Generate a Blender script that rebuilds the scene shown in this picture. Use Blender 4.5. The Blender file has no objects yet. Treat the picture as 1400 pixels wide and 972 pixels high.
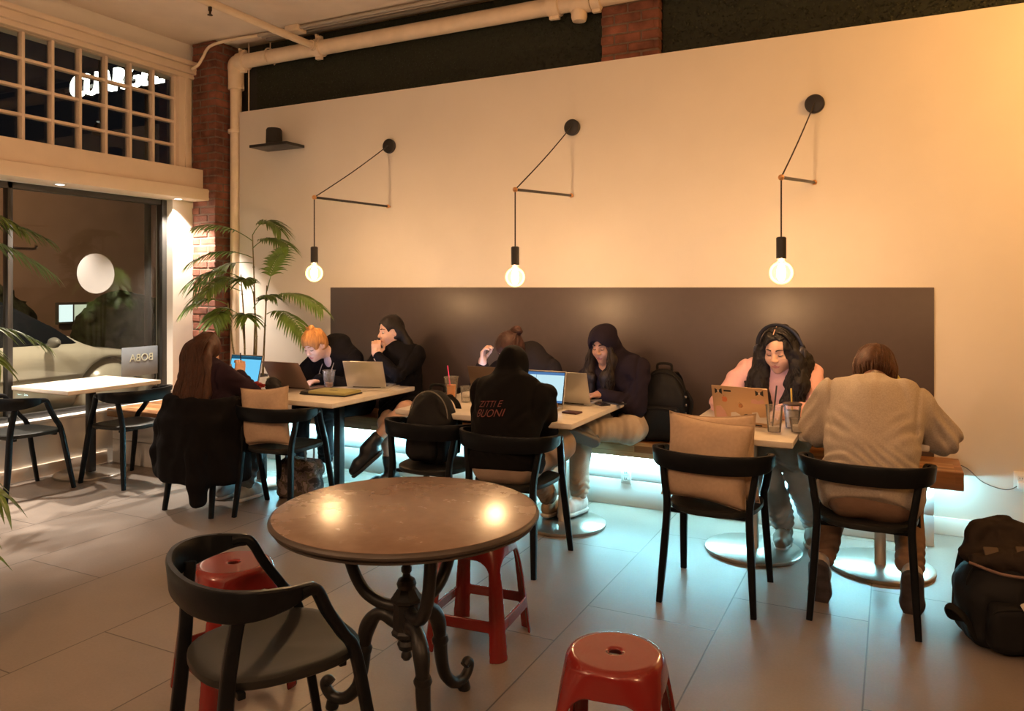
import bpy, bmesh, math, random
import numpy as np
from mathutils import Vector, Matrix

PI = math.pi
random.seed(7)
SC = bpy.context.scene
COL = SC.collection
V = Vector


# ------------------------------------------------------------------ materials
def nt_mat(name):
    m = bpy.data.materials.new(name)
    m.use_nodes = True
    n = m.node_tree.nodes
    return m, n, m.node_tree.links, n['Principled BSDF']


def mat(name, col, rough=.5, metal=0., var=0., vscale=8., bump=0., bscale=60., emit=None, estr=0., sheen=0., coat=0., spec=.5, stretch=None):
    m, n, L, b = nt_mat(name)
    c = (*col, 1)
    b.inputs['Base Color'].default_value = c
    b.inputs['Roughness'].default_value = rough
    b.inputs['Metallic'].default_value = metal
    b.inputs['Specular IOR Level'].default_value = spec
    if sheen:
        b.inputs['Sheen Weight'].default_value = sheen
    if coat:
        b.inputs['Coat Weight'].default_value = coat
        b.inputs['Coat Roughness'].default_value = .15
    if emit:
        b.inputs['Emission Color'].default_value = (*emit, 1)
        b.inputs['Emission Strength'].default_value = estr
    if var or bump:
        tc = n.new('ShaderNodeTexCoord')
        src = tc.outputs['Object']
        if stretch:
            mp = n.new('ShaderNodeMapping')
            mp.inputs['Scale'].default_value = stretch
            L.new(src, mp.inputs['Vector'])
            src = mp.outputs['Vector']
    if var:
        t = n.new('ShaderNodeTexNoise')
        t.inputs['Scale'].default_value = vscale
        t.inputs['Detail'].default_value = 5
        L.new(src, t.inputs['Vector'])
        r = n.new('ShaderNodeMapRange')
        r.inputs['From Min'].default_value = .3
        r.inputs['From Max'].default_value = .7
        r.inputs['To Min'].default_value = 1 - var
        r.inputs['To Max'].default_value = 1 + var
        L.new(t.outputs['Fac'], r.inputs['Value'])
        mx = n.new('ShaderNodeVectorMath')
        mx.operation = 'SCALE'
        mx.inputs[0].default_value = col
        L.new(r.outputs[0], mx.inputs['Scale'])
        L.new(mx.outputs[0], b.inputs['Base Color'])
    if bump:
        t2 = n.new('ShaderNodeTexNoise')
        t2.inputs['Scale'].default_value = bscale
        t2.inputs['Detail'].default_value = 3
        L.new(src, t2.inputs['Vector'])
        bp = n.new('ShaderNodeBump')
        bp.inputs['Strength'].default_value = bump
        bp.inputs['Distance'].default_value = .004
        L.new(t2.outputs['Fac'], bp.inputs['Height'])
        L.new(bp.outputs[0], b.inputs['Normal'])
    return m


def emat(name, col, s):
    m = bpy.data.materials.new(name)
    m.use_nodes = True
    n = m.node_tree.nodes
    n.clear()
    e = n.new('ShaderNodeEmission')
    e.inputs[0].default_value = (*col, 1)
    e.inputs[1].default_value = s
    o = n.new('ShaderNodeOutputMaterial')
    m.node_tree.links.new(e.outputs[0], o.inputs[0])
    return m


def glass_mat(name, tint=(1, 1, 1), ior=1.5, rough=0., glow=None, milky=0.):
    """thin pane: lets light through, mirrors by Fresnel"""
    m = bpy.data.materials.new(name)
    m.use_nodes = True
    n = m.node_tree.nodes
    n.clear()
    L = m.node_tree.links
    t = n.new('ShaderNodeBsdfTransparent')
    t.inputs[0].default_value = (*tint, 1)
    g = n.new('ShaderNodeBsdfGlossy')
    g.inputs['Roughness'].default_value = rough
    f = n.new('ShaderNodeFresnel')
    f.inputs[0].default_value = ior
    mx = n.new('ShaderNodeMixShader')
    L.new(f.outputs[0], mx.inputs[0])
    L.new(t.outputs[0], mx.inputs[1])
    L.new(g.outputs[0], mx.inputs[2])
    o = n.new('ShaderNodeOutputMaterial')
    out = mx.outputs[0]
    if milky:
        df = n.new('ShaderNodeBsdfDiffuse')
        df.inputs[0].default_value = (.8, .78, .74, 1)
        m3 = n.new('ShaderNodeMixShader')
        m3.inputs[0].default_value = milky
        L.new(out, m3.inputs[1])
        L.new(df.outputs[0], m3.inputs[2])
        out = m3.outputs[0]
    if glow:
        e = n.new('ShaderNodeEmission')
        e.inputs[0].default_value = (*glow[0], 1)
        e.inputs[1].default_value = glow[1]
        ad = n.new('ShaderNodeAddShader')
        L.new(out, ad.inputs[0])
        L.new(e.outputs[0], ad.inputs[1])
        out = ad.outputs[0]
    L.new(out, o.inputs[0])
    return m


# ------------------------------------------------------------------ objects
def tag(o, label=None, cat=None, group=None, kind=None):
    if label:
        o['label'] = label
    if cat:
        o['category'] = cat
    if group:
        o['group'] = group
    if kind:
        o['kind'] = kind
    return o


def thing(name, label, cat, loc=(0, 0, 0), rz=0., group=None):
    o = bpy.data.objects.new(name, None)
    o.empty_display_size = .1
    COL.objects.link(o)
    o.location = loc
    o.rotation_euler = (0, 0, rz)
    return tag(o, label, cat, group)


def link(name, me, m, parent=None, label=None):
    o = bpy.data.objects.new(name, me)
    COL.objects.link(o)
    if m is not None:
        me.materials.clear()
        me.materials.append(m)
    if parent is not None:
        o.parent = parent
    if label:
        o['label'] = label
    return o


def dup(root, loc, rz, label, group=None):
    r = root.copy()
    COL.objects.link(r)
    r.location = loc
    r.rotation_euler = (0, 0, rz)
    tag(r, label, None, group)
    for ch in list(root.children):
        c = ch.copy()
        COL.objects.link(c)
        c.parent = r
        for g in list(ch.children):
            d = g.copy()
            COL.objects.link(d)
            d.parent = c
    return r


class MB:
    """collects shapes into one mesh"""

    def __init__(s):
        s.v = []
        s.f = []

    def _add(s, vs, fs):
        o = len(s.v)
        s.v += [tuple(p) for p in vs]
        s.f += [tuple(i + o for i in f) for f in fs]
        return s

    def box(s, lo, hi, bev=0., R=None, seg=2):
        bm = bmesh.new()
        c = (V(lo) + V(hi)) / 2
        d = V(hi) - V(lo)
        bmesh.ops.create_cube(bm, size=1)
        for v in bm.verts:
            v.co = V((v.co.x * d.x, v.co.y * d.y, v.co.z * d.z))
        if bev:
            bmesh.ops.bevel(bm, geom=bm.edges[:], offset=bev, segments=seg, affect='EDGES', profile=.5)
        if R is not None:
            bm.transform(R.to_4x4())
        bm.transform(Matrix.Translation(c))
        bm.verts.index_update()
        s._add([v.co[:] for v in bm.verts], [[v.index for v in f.verts] for f in bm.faces])
        bm.free()
        return s

    def tube(s, pts, r, seg=8, caps=True, closed=False, flat=None, up=None, sq=False):
        """sweep: r number or list; flat = (w, h) section half sizes scale"""
        P = [V(p) for p in pts]
        n = len(P)
        rs = r if isinstance(r, (list, tuple)) else [r] * n
        vs = []
        prev = None
        for i in range(n):
            if closed:
                t = P[(i + 1) % n] - P[i - 1]
            else:
                t = P[min(i + 1, n - 1)] - P[max(i - 1, 0)]
            t = t.normalized() if t.length > 1e-9 else V((0, 0, 1))
            if prev is None:
                a = V(up) if up is not None else (V((0, 0, 1)) if abs(t.z) < .9 else V((0, 1, 0)))
                u = (a - t * a.dot(t)).normalized()
            else:
                u = (prev - t * prev.dot(t))
                u = u.normalized() if u.length > 1e-6 else prev
            prev = u
            w = t.cross(u)
            for k in range(seg):
                an = 2 * PI * (k + .5) / seg
                cu, cw = math.cos(an), math.sin(an)
                if sq:
                    e = (abs(cu) ** 6 + abs(cw) ** 6) ** (-1 / 6)
                    cu, cw = cu * e, cw * e
                if flat:
                    cu *= flat[0]
                    cw *= flat[1]
                vs.append(P[i] + u * (cu * rs[i]) + w * (cw * rs[i]))
        fs = []
        m = n if closed else n - 1
        for i in range(m):
            a, b = i * seg, ((i + 1) % n) * seg
            for k in range(seg):
                k2 = (k + 1) % seg
                fs.append((a + k, a + k2, b + k2, b + k))
        if caps and not closed:
            fs.append(tuple(reversed(range(seg))))
            fs.append(tuple((n - 1) * seg + k for k in range(seg)))
        return s._add(vs, fs)

    def lathe(s, prof, c=(0, 0, 0), seg=48, R=None):
        """prof: (r, z) list; r=0 closes"""
        vs, rings = [], []
        for r, z in prof:
            if r < 1e-6:
                rings.append([len(vs)])
                vs.append(V((0, 0, z)))
            else:
                rings.append(list(range(len(vs), len(vs) + seg)))
                for k in range(seg):
                    a = 2 * PI * k / seg
                    vs.append(V((r * math.cos(a), r * math.sin(a), z)))
        fs = []
        for A, B in zip(rings, rings[1:]):
            for k in range(seg):
                k2 = (k + 1) % seg
                if len(A) == 1 and len(B) == 1:
                    continue
                if len(A) == 1:
                    fs.append((A[0], B[k2], B[k]))
                elif len(B) == 1:
                    fs.append((A[k], A[k2], B[0]))
                else:
                    fs.append((A[k], A[k2], B[k2], B[k]))
        if R is not None:
            vs = [R @ v for v in vs]
        return s._add([v + V(c) for v in vs], fs)

    def prism(s, poly, a, b, axis='z'):
        """extrude a polygon (2-D) between two levels of an axis"""
        def q(p, t):
            return {'z': (p[0], p[1], t), 'y': (p[0], t, p[1]), 'x': (t, p[0], p[1])}[axis]
        n = len(poly)
        vs = [q(p, a) for p in poly] + [q(p, b) for p in poly]
        fs = [tuple(reversed(range(n))), tuple(range(n, 2 * n))]
        fs += [(i, (i + 1) % n, n + (i + 1) % n, n + i) for i in range(n)]
        return s._add(vs, fs)

    def xf(s, M, start=0):
        for i in range(start, len(s.v)):
            s.v[i] = tuple(M @ V(s.v[i]))
        return s

    def build(s, name, m, parent=None, smooth=35, label=None):
        me = bpy.data.meshes.new(name)
        me.from_pydata(s.v, [], s.f)
        bm = bmesh.new()
        bm.from_mesh(me)
        bmesh.ops.recalc_face_normals(bm, faces=bm.faces)
        bm.to_mesh(me)
        bm.free()
        if smooth:
            me.polygons.foreach_set('use_smooth', [True] * len(me.polygons))
            me.set_sharp_from_angle(angle=math.radians(smooth))
        me.update()
        return link(name, me, m, parent, label)


def spline(pts, n=8):
    """Catmull-Rom through points (any tuple length)"""
    P = [np.array(p, float) for p in pts]
    P = [2 * P[0] - P[1]] + P + [2 * P[-1] - P[-2]]
    out = []
    for i in range(1, len(P) - 2):
        a, b, c, d = P[i - 1:i + 3]
        for j in range(n):
            t = j / n
            out.append(.5 * (2 * b + (c - a) * t + (2 * a - 5 * b + 4 * c - d) * t * t + (3 * b - a - 3 * c + d) * t ** 3))
    out.append(P[-2])
    return out


# ------------------------------------------------------------------ soft bodies: distance fields meshed by surface nets
def smin(a, b, k):
    if k <= 0:
        return np.minimum(a, b)
    h = np.maximum(k - np.abs(a - b), 0) / k
    return np.minimum(a, b) - h * h * (k * .25)


def A3(p):
    return np.array(p, float)


class Vol:
    def __init__(s, h=.006):
        s.h = h
        s.ops = []

    def _op(s, op, fn, lo, hi, k):
        s.ops.append((op, fn, np.array(lo, float), np.array(hi, float), k))
        return s

    def cap(s, a, b, ra, rb=None, k=.02, op='u'):
        a, b = A3(a), A3(b)
        rb = ra if rb is None else rb
        d = b - a
        l2 = max(float(d @ d), 1e-12)

        def fn(x, y, z):
            px, py, pz = x - a[0], y - a[1], z - a[2]
            t = np.clip((px * d[0] + py * d[1] + pz * d[2]) / l2, 0, 1)
            return np.sqrt((px - t * d[0]) ** 2 + (py - t * d[1]) ** 2 + (pz - t * d[2]) ** 2) - (ra + (rb - ra) * t)
        r = max(ra, rb)
        return s._op(op, fn, np.minimum(a, b) - r, np.maximum(a, b) + r, k)

    def chain(s, pts, rs, k=.02, op='u'):
        for i in range(len(pts) - 1):
            s.cap(pts[i], pts[i + 1], rs[i], rs[i + 1], k, op)
        return s

    def ell(s, c, r, R=None, k=.02, op='u'):
        c, r = A3(c), A3(r)
        R = np.eye(3) if R is None else np.array(R, float)

        def fn(x, y, z):
            px, py, pz = x - c[0], y - c[1], z - c[2]
            q = [(px * R[0, i] + py * R[1, i] + pz * R[2, i]) for i in range(3)]
            k0 = np.sqrt(sum((q[i] / r[i]) ** 2 for i in range(3)))
            k1 = np.sqrt(sum((q[i] / r[i] ** 2) ** 2 for i in range(3))) + 1e-9
            return k0 * (k0 - 1) / k1
        e = np.sqrt(((R * r) ** 2).sum(1))
        return s._op(op, fn, c - e, c + e, k)

    def box(s, c, half, R=None, rnd=.01, k=.01, op='u'):
        c, b = A3(c), A3(half) - rnd
        R = np.eye(3) if R is None else np.array(R, float)

        def fn(x, y, z):
            px, py, pz = x - c[0], y - c[1], z - c[2]
            q = [np.abs(px * R[0, i] + py * R[1, i] + pz * R[2, i]) - b[i] for i in range(3)]
            o = np.sqrt(sum(np.maximum(t, 0) ** 2 for t in q))
            return o + np.minimum(np.maximum(np.maximum(q[0], q[1]), q[2]), 0) - rnd
        e = np.abs(R * (b + rnd)).sum(1)
        return s._op(op, fn, c - e, c + e, k)

    def cut(s, p, n, k=0.):
        """keep the side the normal points away from"""
        p, n = A3(p), A3(n)
        n = n / np.linalg.norm(n)
        s.ops.append(('i', lambda x, y, z: (x - p[0]) * n[0] + (y - p[1]) * n[1] + (z - p[2]) * n[2], None, None, k))
        return s

    def rough(s, amp, scale, seed=0, st=(1, 1, 1), oct=2):
        s.ops.append(('n', (amp, scale, seed, st, oct), None, None, 0))
        return s

    def fold(s, fn):
        s.ops.append(('d', fn, None, None, 0))
        return s

    def field(s):
        h = s.h
        U = [o for o in s.ops if o[0] == 'u']
        lo = np.min([o[2] for o in U], 0) - 4 * h - .012
        hi = np.max([o[3] for o in U], 0) + 4 * h + .012
        n = np.ceil((hi - lo) / h).astype(int) + 1
        f = np.full(n, 1.0, np.float32)
        ax = [(lo[i] + h * np.arange(n[i])).astype(np.float32) for i in range(3)]
        for op, fn, a, b, k in s.ops:
            if op == 'd':
                idx = np.nonzero(np.abs(f) < .05)
                if len(idx[0]):
                    f[idx] += fn(np.stack([ax[i][idx[i]] for i in range(3)], 1)).astype(np.float32)
                continue
            if op == 'n':
                amp, sc, seed, st, octv = fn
                idx = np.nonzero(np.abs(f) < .05)
                if not len(idx[0]):
                    continue
                p = np.stack([ax[i][idx[i]] * st[i] for i in range(3)], 1)
                f[idx] += (amp * noise3(p * sc, seed, octv)).astype(np.float32)
                continue
            if op == 'i':
                d = fn(ax[0][:, None, None], ax[1][None, :, None], ax[2][None, None, :])
                f = -smin(-f, -d.astype(np.float32), k)
                continue
            m = k + 2 * h
            i0 = np.maximum(np.floor((a - m - lo) / h).astype(int), 0)
            i1 = np.minimum(np.ceil((b + m - lo) / h).astype(int) + 1, n)
            if (i1 <= i0).any():
                continue
            sl = tuple(slice(i0[i], i1[i]) for i in range(3))
            x, y, z = ax[0][sl[0]][:, None, None], ax[1][sl[1]][None, :, None], ax[2][sl[2]][None, None, :]
            d = fn(x, y, z).astype(np.float32)
            f[sl] = smin(f[sl], d, k) if op == 'u' else -smin(-f[sl], d, k)
        return f, lo

    def mesh(s):
        f, lo = s.field()
        return nets(f, s.h, lo)

    def build(s, name, m, parent=None, org=(0, 0, 0), label=None):
        v, q = s.mesh()
        return link(name, npmesh(name, v - A3(org), q), m, parent, label)


_rn = np.random.RandomState(3)
_DIR = _rn.normal(size=(8, 64, 3))
_DIR /= np.linalg.norm(_DIR, axis=2, keepdims=True)
_PH = _rn.uniform(0, 6.28, (8, 64))


def noise3(p, seed=0, octv=2):
    """sum of bent sines in about -1..1"""
    o = 0
    a = 1.
    tot = 0
    rs = seed % 8
    q = p + .6 * np.sin(p[:, [1, 2, 0]] * 1.7 + seed)
    for oc in range(octv):
        acc = 0
        for i in range(5):
            d = _DIR[rs, (oc * 5 + i + seed) % 64]
            acc = acc + np.sin(q @ d * 2.2 + _PH[rs, (oc * 5 + i) % 64])
        o = o + a * acc / 2.6
        tot += a
        a *= .5
        q = q * 2.03 + 1.3
    return o / tot


def nets(f, h, lo):
    s = f < 0
    c = s.astype(np.int8)
    cnt = sum(c[i:c.shape[0] - 1 + i, j:c.shape[1] - 1 + j, k:c.shape[2] - 1 + k] for i in (0, 1) for j in (0, 1) for k in (0, 1))
    act = (cnt > 0) & (cnt < 8)
    idx = np.argwhere(act)
    cs = [(i, j, k) for i in (0, 1) for j in (0, 1) for k in (0, 1)]
    val = {o: f[idx[:, 0] + o[0], idx[:, 1] + o[1], idx[:, 2] + o[2]] for o in cs}
    pos = np.zeros((len(idx), 3))
    num = np.zeros(len(idx))
    for a in cs:
        for d in range(3):
            if a[d]:
                continue
            b = list(a)
            b[d] = 1
            va, vb = val[a], val[tuple(b)]
            m = (va < 0) != (vb < 0)
            t = np.where(m, va / np.where(m, va - vb, 1), 0)
            e = np.tile(np.array(a, float), (len(idx), 1))
            e[:, d] = t
            pos += e * m[:, None]
            num += m
    vert = (pos / num[:, None] + idx) * h + lo
    im = np.full(act.shape, -1, np.int32)
    im[act] = np.arange(len(idx))
    Q = []
    for d in range(3):
        e, g = (d + 1) % 3, (d + 2) % 3
        sa = [slice(None)] * 3
        sb = [slice(None)] * 3
        sa[d] = slice(0, -1)
        sb[d] = slice(1, None)
        x = s[tuple(sa)] != s[tuple(sb)]
        p = np.argwhere(x)
        p = p[(p[:, e] > 0) & (p[:, g] > 0) & (p[:, e] < f.shape[e] - 1) & (p[:, g] < f.shape[g] - 1)]

        def cell(de, dg):
            q = p.copy()
            q[:, e] += de
            q[:, g] += dg
            return im[q[:, 0], q[:, 1], q[:, 2]]
        q = np.stack([cell(-1, -1), cell(0, -1), cell(0, 0), cell(-1, 0)], 1)
        ins = s[p[:, 0], p[:, 1], p[:, 2]]
        q[~ins] = q[~ins][:, ::-1]
        Q.append(q)
    Q = np.concatenate(Q)
    return vert, Q[(Q >= 0).all(1)]


def npmesh(name, v, q):
    me = bpy.data.meshes.new(name)
    me.vertices.add(len(v))
    me.vertices.foreach_set('co', np.ascontiguousarray(v, np.float32).ravel())
    me.loops.add(4 * len(q))
    me.loops.foreach_set('vertex_index', np.ascontiguousarray(q, np.int32).ravel())
    me.polygons.add(len(q))
    me.polygons.foreach_set('loop_start', np.arange(0, 4 * len(q), 4, dtype=np.int32))
    me.polygons.foreach_set('use_smooth', np.ones(len(q), bool))
    me.update(calc_edges=True)
    return me


def split_mesh(v, q, which, names, m, parent):
    """one soft mesh parted by face into named parts, keeping the shared normals"""
    n = np.zeros_like(v)
    fn = np.cross(v[q[:, 2]] - v[q[:, 0]], v[q[:, 3]] - v[q[:, 1]])
    for i in range(4):
        np.add.at(n, q[:, i], fn)
    n /= np.linalg.norm(n, axis=1, keepdims=True) + 1e-12
    cen = v[q].mean(1)
    w = which(cen)
    out = []
    for i, nm in enumerate(names):
        qq = q[w == i]
        if not len(qq):
            continue
        u, inv = np.unique(qq, return_inverse=True)
        me = npmesh(nm, v[u], inv.reshape(-1, 4))
        me.normals_split_custom_set_from_vertices([tuple(x) for x in n[u]])
        out.append(link(nm, me, m, parent))
    return out


def rotz(a):
    return Matrix.Rotation(a, 3, 'Z')


def frame(fwd, up=(0, 0, 1)):
    """3x3 columns right, forward, up"""
    f = A3(fwd)
    f /= np.linalg.norm(f)
    u = A3(up)
    u = u - f * (u @ f)
    u /= np.linalg.norm(u)
    r = np.cross(f, u)
    return np.stack([r, f, u], 1)


def text(name, body, size, m, parent, loc, rot, depth=.001, align='CENTER', shear=0.):
    cu = bpy.data.curves.new(name, 'FONT')
    cu.body = body
    cu.size = size
    cu.extrude = depth
    cu.align_x = align
    cu.align_y = 'CENTER'
    cu.shear = shear
    cu.resolution_u = 5
    o = bpy.data.objects.new(name, cu)
    COL.objects.link(o)
    bpy.context.view_layer.update()
    me = bpy.data.meshes.new_from_object(o.evaluated_get(bpy.context.evaluated_depsgraph_get()))
    bpy.data.objects.remove(o)
    o = link(name, me, m)
    o.location = loc
    o.rotation_euler = rot
    if parent is not None:
        o.parent = parent
    return o
# ================================================================== materials of the place
WALL = mat('wall_paint', (.74, .70, .64), .55, var=.02, vscale=3, bump=.05, bscale=120)
CREAM = mat('cream_paint', (.74, .62, .50), .5, var=.04, vscale=5, bump=.06, bscale=60)
CEIL = mat('ceiling_paint', (.82, .72, .62), .8, var=.07, vscale=3, bump=.25, bscale=25)
PANEL = mat('panel_grey', (.076, .058, .058), .40, var=.03, vscale=20, bump=.03, bscale=200)
BASEW = mat('bench_base_white', (.78, .78, .77), .35)
BLACK = mat('black_wood', (.0055, .0065, .008), .36, var=.15, vscale=30, bump=.05, bscale=150, spec=.14)
BLACKMETAL = mat('black_metal', (.012, .011, .011), .4)
BRASS = mat('brass', (.75, .42, .2), .3, 1.)
STEEL = mat('brushed_steel', (.62, .58, .52), .3, 1., bump=.04, bscale=300, stretch=(1, 1, .05))
ALU = mat('window_metal', (.06, .058, .055), .35, .6)
PIPE = mat('pipe_paint', (.72, .60, .46), .4, var=.06, vscale=10, bump=.08, bscale=40)
MARBLE = mat('white_tabletop', (.74, .68, .60), .28, var=.08, vscale=14)
PLY = mat('plywood_edge', (.52, .40, .27), .5, var=.1, vscale=40, stretch=(1, 1, 12))
WINGLASS = glass_mat('window_glass', (.95, .97, .96), 1.36)
OUTLETW = mat('outlet_white', (.8, .8, .78), .35)
DARKHOLE = mat('dark_slot', (.02, .02, .02), .6)


def floor_mat():
    m, n, L, b = nt_mat('stone_floor_tiles')
    g = n.new('ShaderNodeNewGeometry')
    sp = n.new('ShaderNodeSeparateXYZ')
    L.new(g.outputs['Position'], sp.inputs[0])

    def mth(op, a, b2=None, c=None):
        k = n.new('ShaderNodeMath')
        k.operation = op
        for i, q in enumerate((a, b2, c)):
            if q is None:
                continue
            if isinstance(q, (int, float)):
                k.inputs[i].default_value = q
            else:
                L.new(q, k.inputs[i])
        return k.outputs[0]
    u = mth('DIVIDE', mth('ADD', sp.outputs[0], .10), .595)       # columns between the long joints
    ci = mth('FLOOR', u)
    fu = mth('SUBTRACT', u, ci)
    w = mth('DIVIDE', mth('SUBTRACT', mth('ADD', sp.outputs[1], 1.148), mth('MULTIPLY', ci, .4)), 1.195)
    cj = mth('FLOOR', w)
    fv = mth('SUBTRACT', w, cj)
    du = mth('MULTIPLY', mth('MINIMUM', fu, mth('SUBTRACT', 1, fu)), .595)
    dv = mth('MULTIPLY', mth('MINIMUM', fv, mth('SUBTRACT', 1, fv)), 1.195)
    d = mth('MINIMUM', du, dv)
    mr = n.new('ShaderNodeMapRange')
    mr.inputs[1].default_value = .0018
    mr.inputs[2].default_value = .0042
    L.new(d, mr.inputs[0])
    cmb = n.new('ShaderNodeCombineXYZ')
    L.new(ci, cmb.inputs[0])
    L.new(cj, cmb.inputs[1])
    wn = n.new('ShaderNodeTexWhiteNoise')
    L.new(cmb.outputs[0], wn.inputs['Vector'])
    n1 = n.new('ShaderNodeTexNoise')
    n1.inputs['Scale'].default_value = 2.2
    n1.inputs['Detail'].default_value = 6
    n1.inputs['Roughness'].default_value = .6
    sh = n.new('ShaderNodeVectorMath')
    sh.operation = 'MULTIPLY_ADD'
    L.new(wn.outputs['Color'], sh.inputs[0])
    sh.inputs[1].default_value = (9, 9, 9)
    L.new(g.outputs['Position'], sh.inputs[2])
    L.new(sh.outputs[0], n1.inputs['Vector'])
    n2 = n.new('ShaderNodeTexNoise')
    n2.inputs['Scale'].default_value = 90
    n2.inputs['Detail'].default_value = 4
    L.new(g.outputs['Position'], n2.inputs['Vector'])
    v = mth('ADD', mth('MULTIPLY', mth('SUBTRACT', n1.outputs['Fac'], .5), .55), mth('MULTIPLY', mth('SUBTRACT', n2.outputs['Fac'], .5), .25))
    v = mth('ADD', mth('ADD', v, 1.0), mth('MULTIPLY', mth('SUBTRACT', wn.outputs['Value'], .5), .08))
    sc = n.new('ShaderNodeVectorMath')
    sc.operation = 'SCALE'
    sc.inputs[0].default_value = (.245, .205, .175)
    L.new(v, sc.inputs['Scale'])
    mx = n.new('ShaderNodeMix')
    mx.data_type = 'RGBA'
    L.new(mr.outputs[0], mx.inputs[0])
    mx.inputs[6].default_value = (.07, .058, .05, 1)
    L.new(sc.outputs[0], mx.inputs[7])
    L.new(mx.outputs[2], b.inputs['Base Color'])
    rr = n.new('ShaderNodeMapRange')
    rr.inputs[3].default_value = .30
    rr.inputs[4].default_value = .48
    L.new(n1.outputs['Fac'], rr.inputs[0])
    L.new(rr.outputs[0], b.inputs['Roughness'])
    bp = n.new('ShaderNodeBump')
    bp.inputs['Strength'].default_value = .22
    bp.inputs['Distance'].default_value = .002
    L.new(mth('ADD', mr.outputs[0], mth('MULTIPLY', n2.outputs['Fac'], .12)), bp.inputs['Height'])
    L.new(bp.outputs[0], b.inputs['Normal'])
    return m


def brick_mat():
    m, n, L, b = nt_mat('old_brick')
    tc = n.new('ShaderNodeTexCoord')
    t = n.new('ShaderNodeTexNoise')
    t.inputs['Scale'].default_value = 6
    t.inputs['Detail'].default_value = 8
    L.new(tc.outputs['Object'], t.inputs['Vector'])
    r = n.new('ShaderNodeValToRGB')
    r.color_ramp.elements[0].position = .3
    r.color_ramp.elements[0].color = (.07, .024, .016, 1)
    r.color_ramp.elements[1].position = .72
    r.color_ramp.elements[1].color = (.27, .10, .065, 1)
    L.new(t.outputs['Fac'], r.inputs[0])
    L.new(r.outputs[0], b.inputs['Base Color'])
    b.inputs['Roughness'].default_value = .9
    t2 = n.new('ShaderNodeTexNoise')
    t2.inputs['Scale'].default_value = 60
    L.new(tc.outputs['Object'], t2.inputs['Vector'])
    bp = n.new('ShaderNodeBump')
    bp.inputs['Strength'].default_value = .6
    bp.inputs['Distance'].default_value = .006
    L.new(t2.outputs['Fac'], bp.inputs['Height'])
    L.new(bp.outputs[0], b.inputs['Normal'])
    return m


BRICK = brick_mat()
MORTAR = mat('mortar', (.14, .10, .078), .95, var=.2, vscale=30, bump=.4, bscale=60)


def struct(name, mb, m, smooth=30, label=None):
    o = mb.build(name, m, None, smooth)
    o['kind'] = 'structure'
    if label:
        o['label'] = label
    return o


# ------------------------------------------------------------------ shell
XW, CZ = -6.05, 3.83
struct('floor', MB().box((XW - .2, -9.6, -.1), (3.6, .2, 0)), floor_mat())
struct('ceiling', MB().box((XW - .2, -9.6, CZ), (3.6, .3, CZ + .1)), CEIL)
struct('wall_back', MB().box((-5.56, 0, 0), (3.5, .115, 3.165), .003), WALL, label='white partition wall carrying the three bulbs')
struct('wall_back_upper', MB().box((XW - .2, .15, 0), (3.5, .3, CZ)), mat('dark_backing', (.03, .03, .026), .9))
DIM = mat('far_wall_grey', (.10, .085, .075), .7)
struct('wall_right', MB().box((3.5, -9.6, 0), (3.6, .3, CZ)), DIM)
struct('wall_front', MB().box((XW - .2, -9.7, 0), (3.6, -9.6, CZ)), DIM)
w = MB()
w.box((XW - .2, -9.6, 0), (XW, -.37, .43))                       # below the window
w.box((XW - .2, -9.6, .43), (XW, -4.6, CZ))                      # beyond the window
w.box((XW - .2, -4.6, 2.32), (XW, -.16, 2.62))                   # between window and transom
w.box((XW - .2, -4.6, 3.50), (XW, .15, CZ))                      # above the transom
w.box((XW - .2, -.37, 0), (XW + .03, .15, 2.32))                 # pier beside the window
w.box((XW - .2, -.2, 2.32), (XW, .15, 3.5))
struct('wall_left', w, WALL)
struct('trim_1', MB().box((XW - .14, -4.6, .43), (XW + .02, -.37, .455), .004), mat('sill_white', (.82, .80, .77), .4), label='white window sill')
struct('baseboard_left', MB().box((XW, -4.6, 0), (XW + .014, -1.02, .1), .003), CREAM)
struct('baseboard_back', MB().box((.212, -.016, 0), (3.5, 0, .105), .003), WALL)
t = MB().box((XW, -4.7, 2.32), (-5.80, -.09, 2.43), .006).box((XW, -4.7, 2.43), (-5.86, -.16, 2.615), .006)
struct('trim_2', t, CREAM, label='cream stepped ledge above the shop window')
t = MB().box((XW, -4.7, 3.53), (-5.965, -.1, 3.60), .008).box((XW, -4.7, 3.60), (-5.94, -.1, 3.645), .01).box((XW - .02, -4.7, 3.49), (-6.0, -.1, 3.535), .006)
struct('trim_3', t, CREAM, label='cream moulding above the transom')
struct('trim_4', MB().box((-4.454, -.012, .4), (.22, 0, 1.50), .002), PANEL, label='long dark grey wall panel behind the bench')

# ------------------------------------------------------------------ windows
GX = -6.15
t = MB()
t.box((GX - .025, -4.6, 2.27), (GX + .035, -.37, 2.32), .003)
t.box((GX - .025, -4.6, .455), (GX + .035, -.37, .50), .003)
t.box((GX - .03, -.42, .455), (GX + .05, -.37, 2.32), .003)
t.box((GX - .03, -1.80, .455), (GX + .035, -1.76, 2.32), .003)
t.box((GX - .03, -3.2, .455), (GX + .035, -3.16, 2.32), .003)
t.box((GX - .03, -4.6, .455), (GX + .05, -4.55, 2.32), .003)
win = struct('window_1', t, ALU, label='shop window in a dark metal frame')
MB().box((GX - .004, -4.58, .48), (GX + .004, -.38, 2.3)).build('pane', WINGLASS, win, 0)
t = MB()
ys = [-.314 - .2337 * k for k in range(0, 19)]
for k, y in enumerate(ys):
    t.box((GX + .03, y - .012, 2.615), (XW - .005, y + .012, 3.50), .003)
for k in range(0, 5):
    z = 2.625 + .2185 * k
    t.box((GX + .033, -4.6, z - .012), (XW - .008, -.30, z + .012), .003)
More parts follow.
